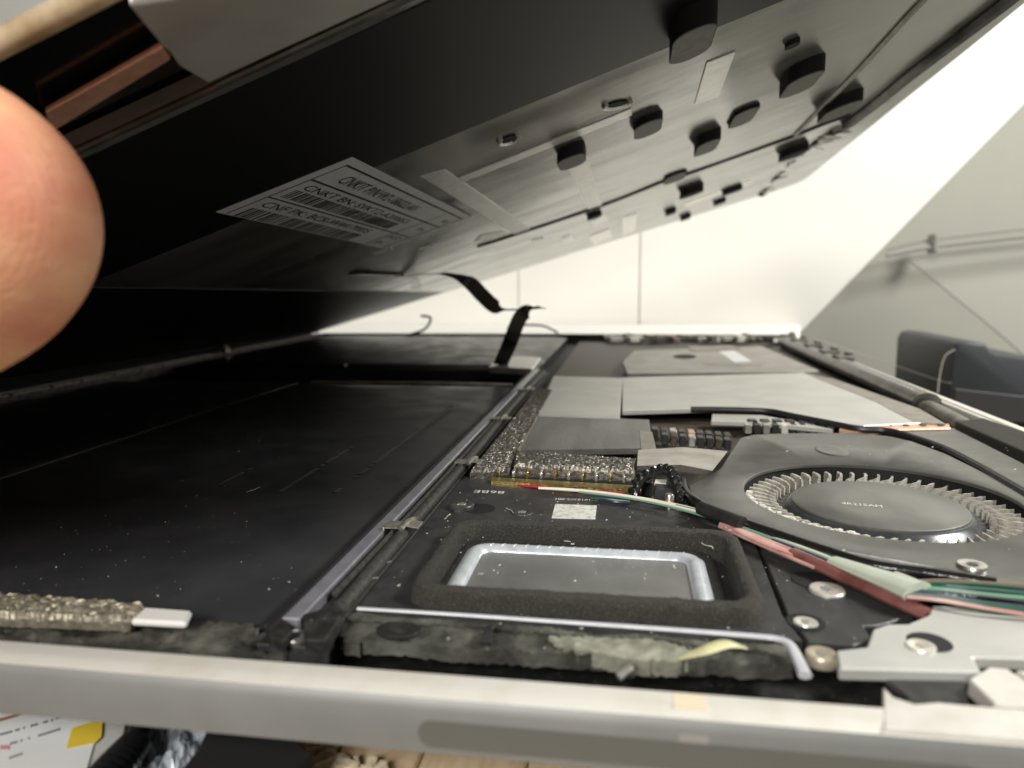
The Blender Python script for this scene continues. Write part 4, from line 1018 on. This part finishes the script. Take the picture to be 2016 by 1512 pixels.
# crumpled foil at the far right corner
for i in range(22):
    t = i / 21; px = 1500 + 165 * t; py = 383 - 130 * t - 18 * math.sin(t * 3.1) + 6 * (rnd() - .5)
    c = SP(px, py, .03)
    m_ = random.choice(('panel', 'foil_tape', 'panel_seam', 'panel_ridge'))
    def cr(bm):
        a_ = rnd() * 3; s_ = .15 + .35 * rnd()
        prism(bm, [c + Vector((s_ * math.cos(a_), s_ * math.sin(a_), -.05 * rnd())), c + Vector((s_ * .4 * math.cos(a_ + 1.6), s_ * .4 * math.sin(a_ + 1.6), -.12 * rnd())), c + Vector((-s_ * math.cos(a_), -s_ * math.sin(a_), .02)), c + Vector((-s_ * .4 * math.cos(a_ + 1.8), -s_ * .4 * math.sin(a_ + 1.8), .0))], .03, .006, Vector((0, 0, 1)))
    part('crumpled_foil', m_, S, cr)

# ================================================================== THE HAND
def D(px, py, d): return O + ray(px, py) / FPX * d
cr_, cu_ = R3 @ Vector((1, 0, 0)), R3 @ Vector((0, 1, 0)); cf_ = R3 @ Vector((0, 0, -1))
DT = 4.75; k_ = DT / FPX
def ring(c, s, u, rs, ru, n=28): return [c + s * (rs * math.cos(2 * math.pi * i / n)) + u * (ru * math.sin(2 * math.pi * i / n)) for i in range(n)]
hb = BM()
tip = D(197, 422, DT)
ax = (-cr_ * 0.97 - cf_ * 0.18 - cu_ * .10).normalized()
sd_ = ax.cross(cu_).normalized(); up_ = sd_.cross(ax).normalized()
if up_.dot(cu_) < 0: up_ = -up_
PR = [(0.004, .06), (.02, .17), (.05, .28), (.10, .40), (.17, .52), (.27, .64), (.40, .77), (.55, .87), (.75, .97), (1.0, 1.05), (1.35, 1.10), (1.8, 1.12), (2.4, 1.06), (3.0, 1.0), (3.6, 1.04), (4.4, 1.1), (5.2, 1.2), (6.0, 1.5), (7.0, 1.9)]
loft(hb, [ring(tip + ax * u, sd_, up_, r * (.82 if u < 3 else .9), r) for u, r in PR])
# palm and curled fingers, outside the frame to the left
def limb(pts, rs, n=16, up=Vector((0.2, 0.1, 1))):
    q = crom(pts, 4); loops = []
    for i, p in enumerate(q):
        t = i / (len(q) - 1) * (len(rs) - 1); a = int(min(t, len(rs) - 2)); r = rs[a] * (1 - (t - a)) + rs[a + 1] * (t - a)
        if i == 0: r *= .35
        if i == 1: r *= .85
        d = (q[min(i + 1, len(q) - 1)] - q[max(i - 1, 0)]).normalized(); s = d.cross(up).normalized(); u = s.cross(d)
        loops.append(ring(p, s, u, r, r, n))
    loft(hb, loops)
base = tip + ax * 6.5
for i in range(4):
    o_ = Vector((-.4 - .3 * i, -1.75 * i + .3, .3))
    L_ = (1.0, 1.1, 1.02, .82)[i]
    kn = base + Vector((-.3, -.2, 1.9)) + o_
    limb([kn + Vector((3.4 * L_ - .8, .5, 1.1)), kn + Vector((2.5 * L_ - .6, .4, 1.6)), kn + Vector((1.0 * L_ - .3, .2, 2.0)), kn + Vector((-1.2, 0, .9)), kn + Vector((-3.0, 0, -.9))], [.66, .78, .86, .95, 1.0])
limb([base + Vector((.2, .2, .3)), base + Vector((-2.2, -1.8, .6)), base + Vector((-4.2, -3.6, .2)), base + Vector((-7.5, -5.5, -.8)), base + Vector((-12, -7.5, -2))], [1.6, 2.7, 2.6, 2.2, 2.6], 20)
hand = new('hand', 'skin'); finish(hand, hb, 'all')
rm = hand.modifiers.new('one_skin', 'REMESH'); rm.mode = 'VOXEL'; rm.voxel_size = 0.085; rm.use_smooth_shade = True
sm = hand.modifiers.new('smooth', 'SMOOTH'); sm.factor = .5; sm.iterations = 6
bpy.context.view_layer.update()
me = bpy.data.meshes.new_from_object(hand.evaluated_get(bpy.context.evaluated_depsgraph_get()))
hand.modifiers.clear(); hand.data = me
for p in me.polygons: p.use_smooth = True
tag(hand, 'bare hand at left whose thumb pushes up the screen', 'hand')
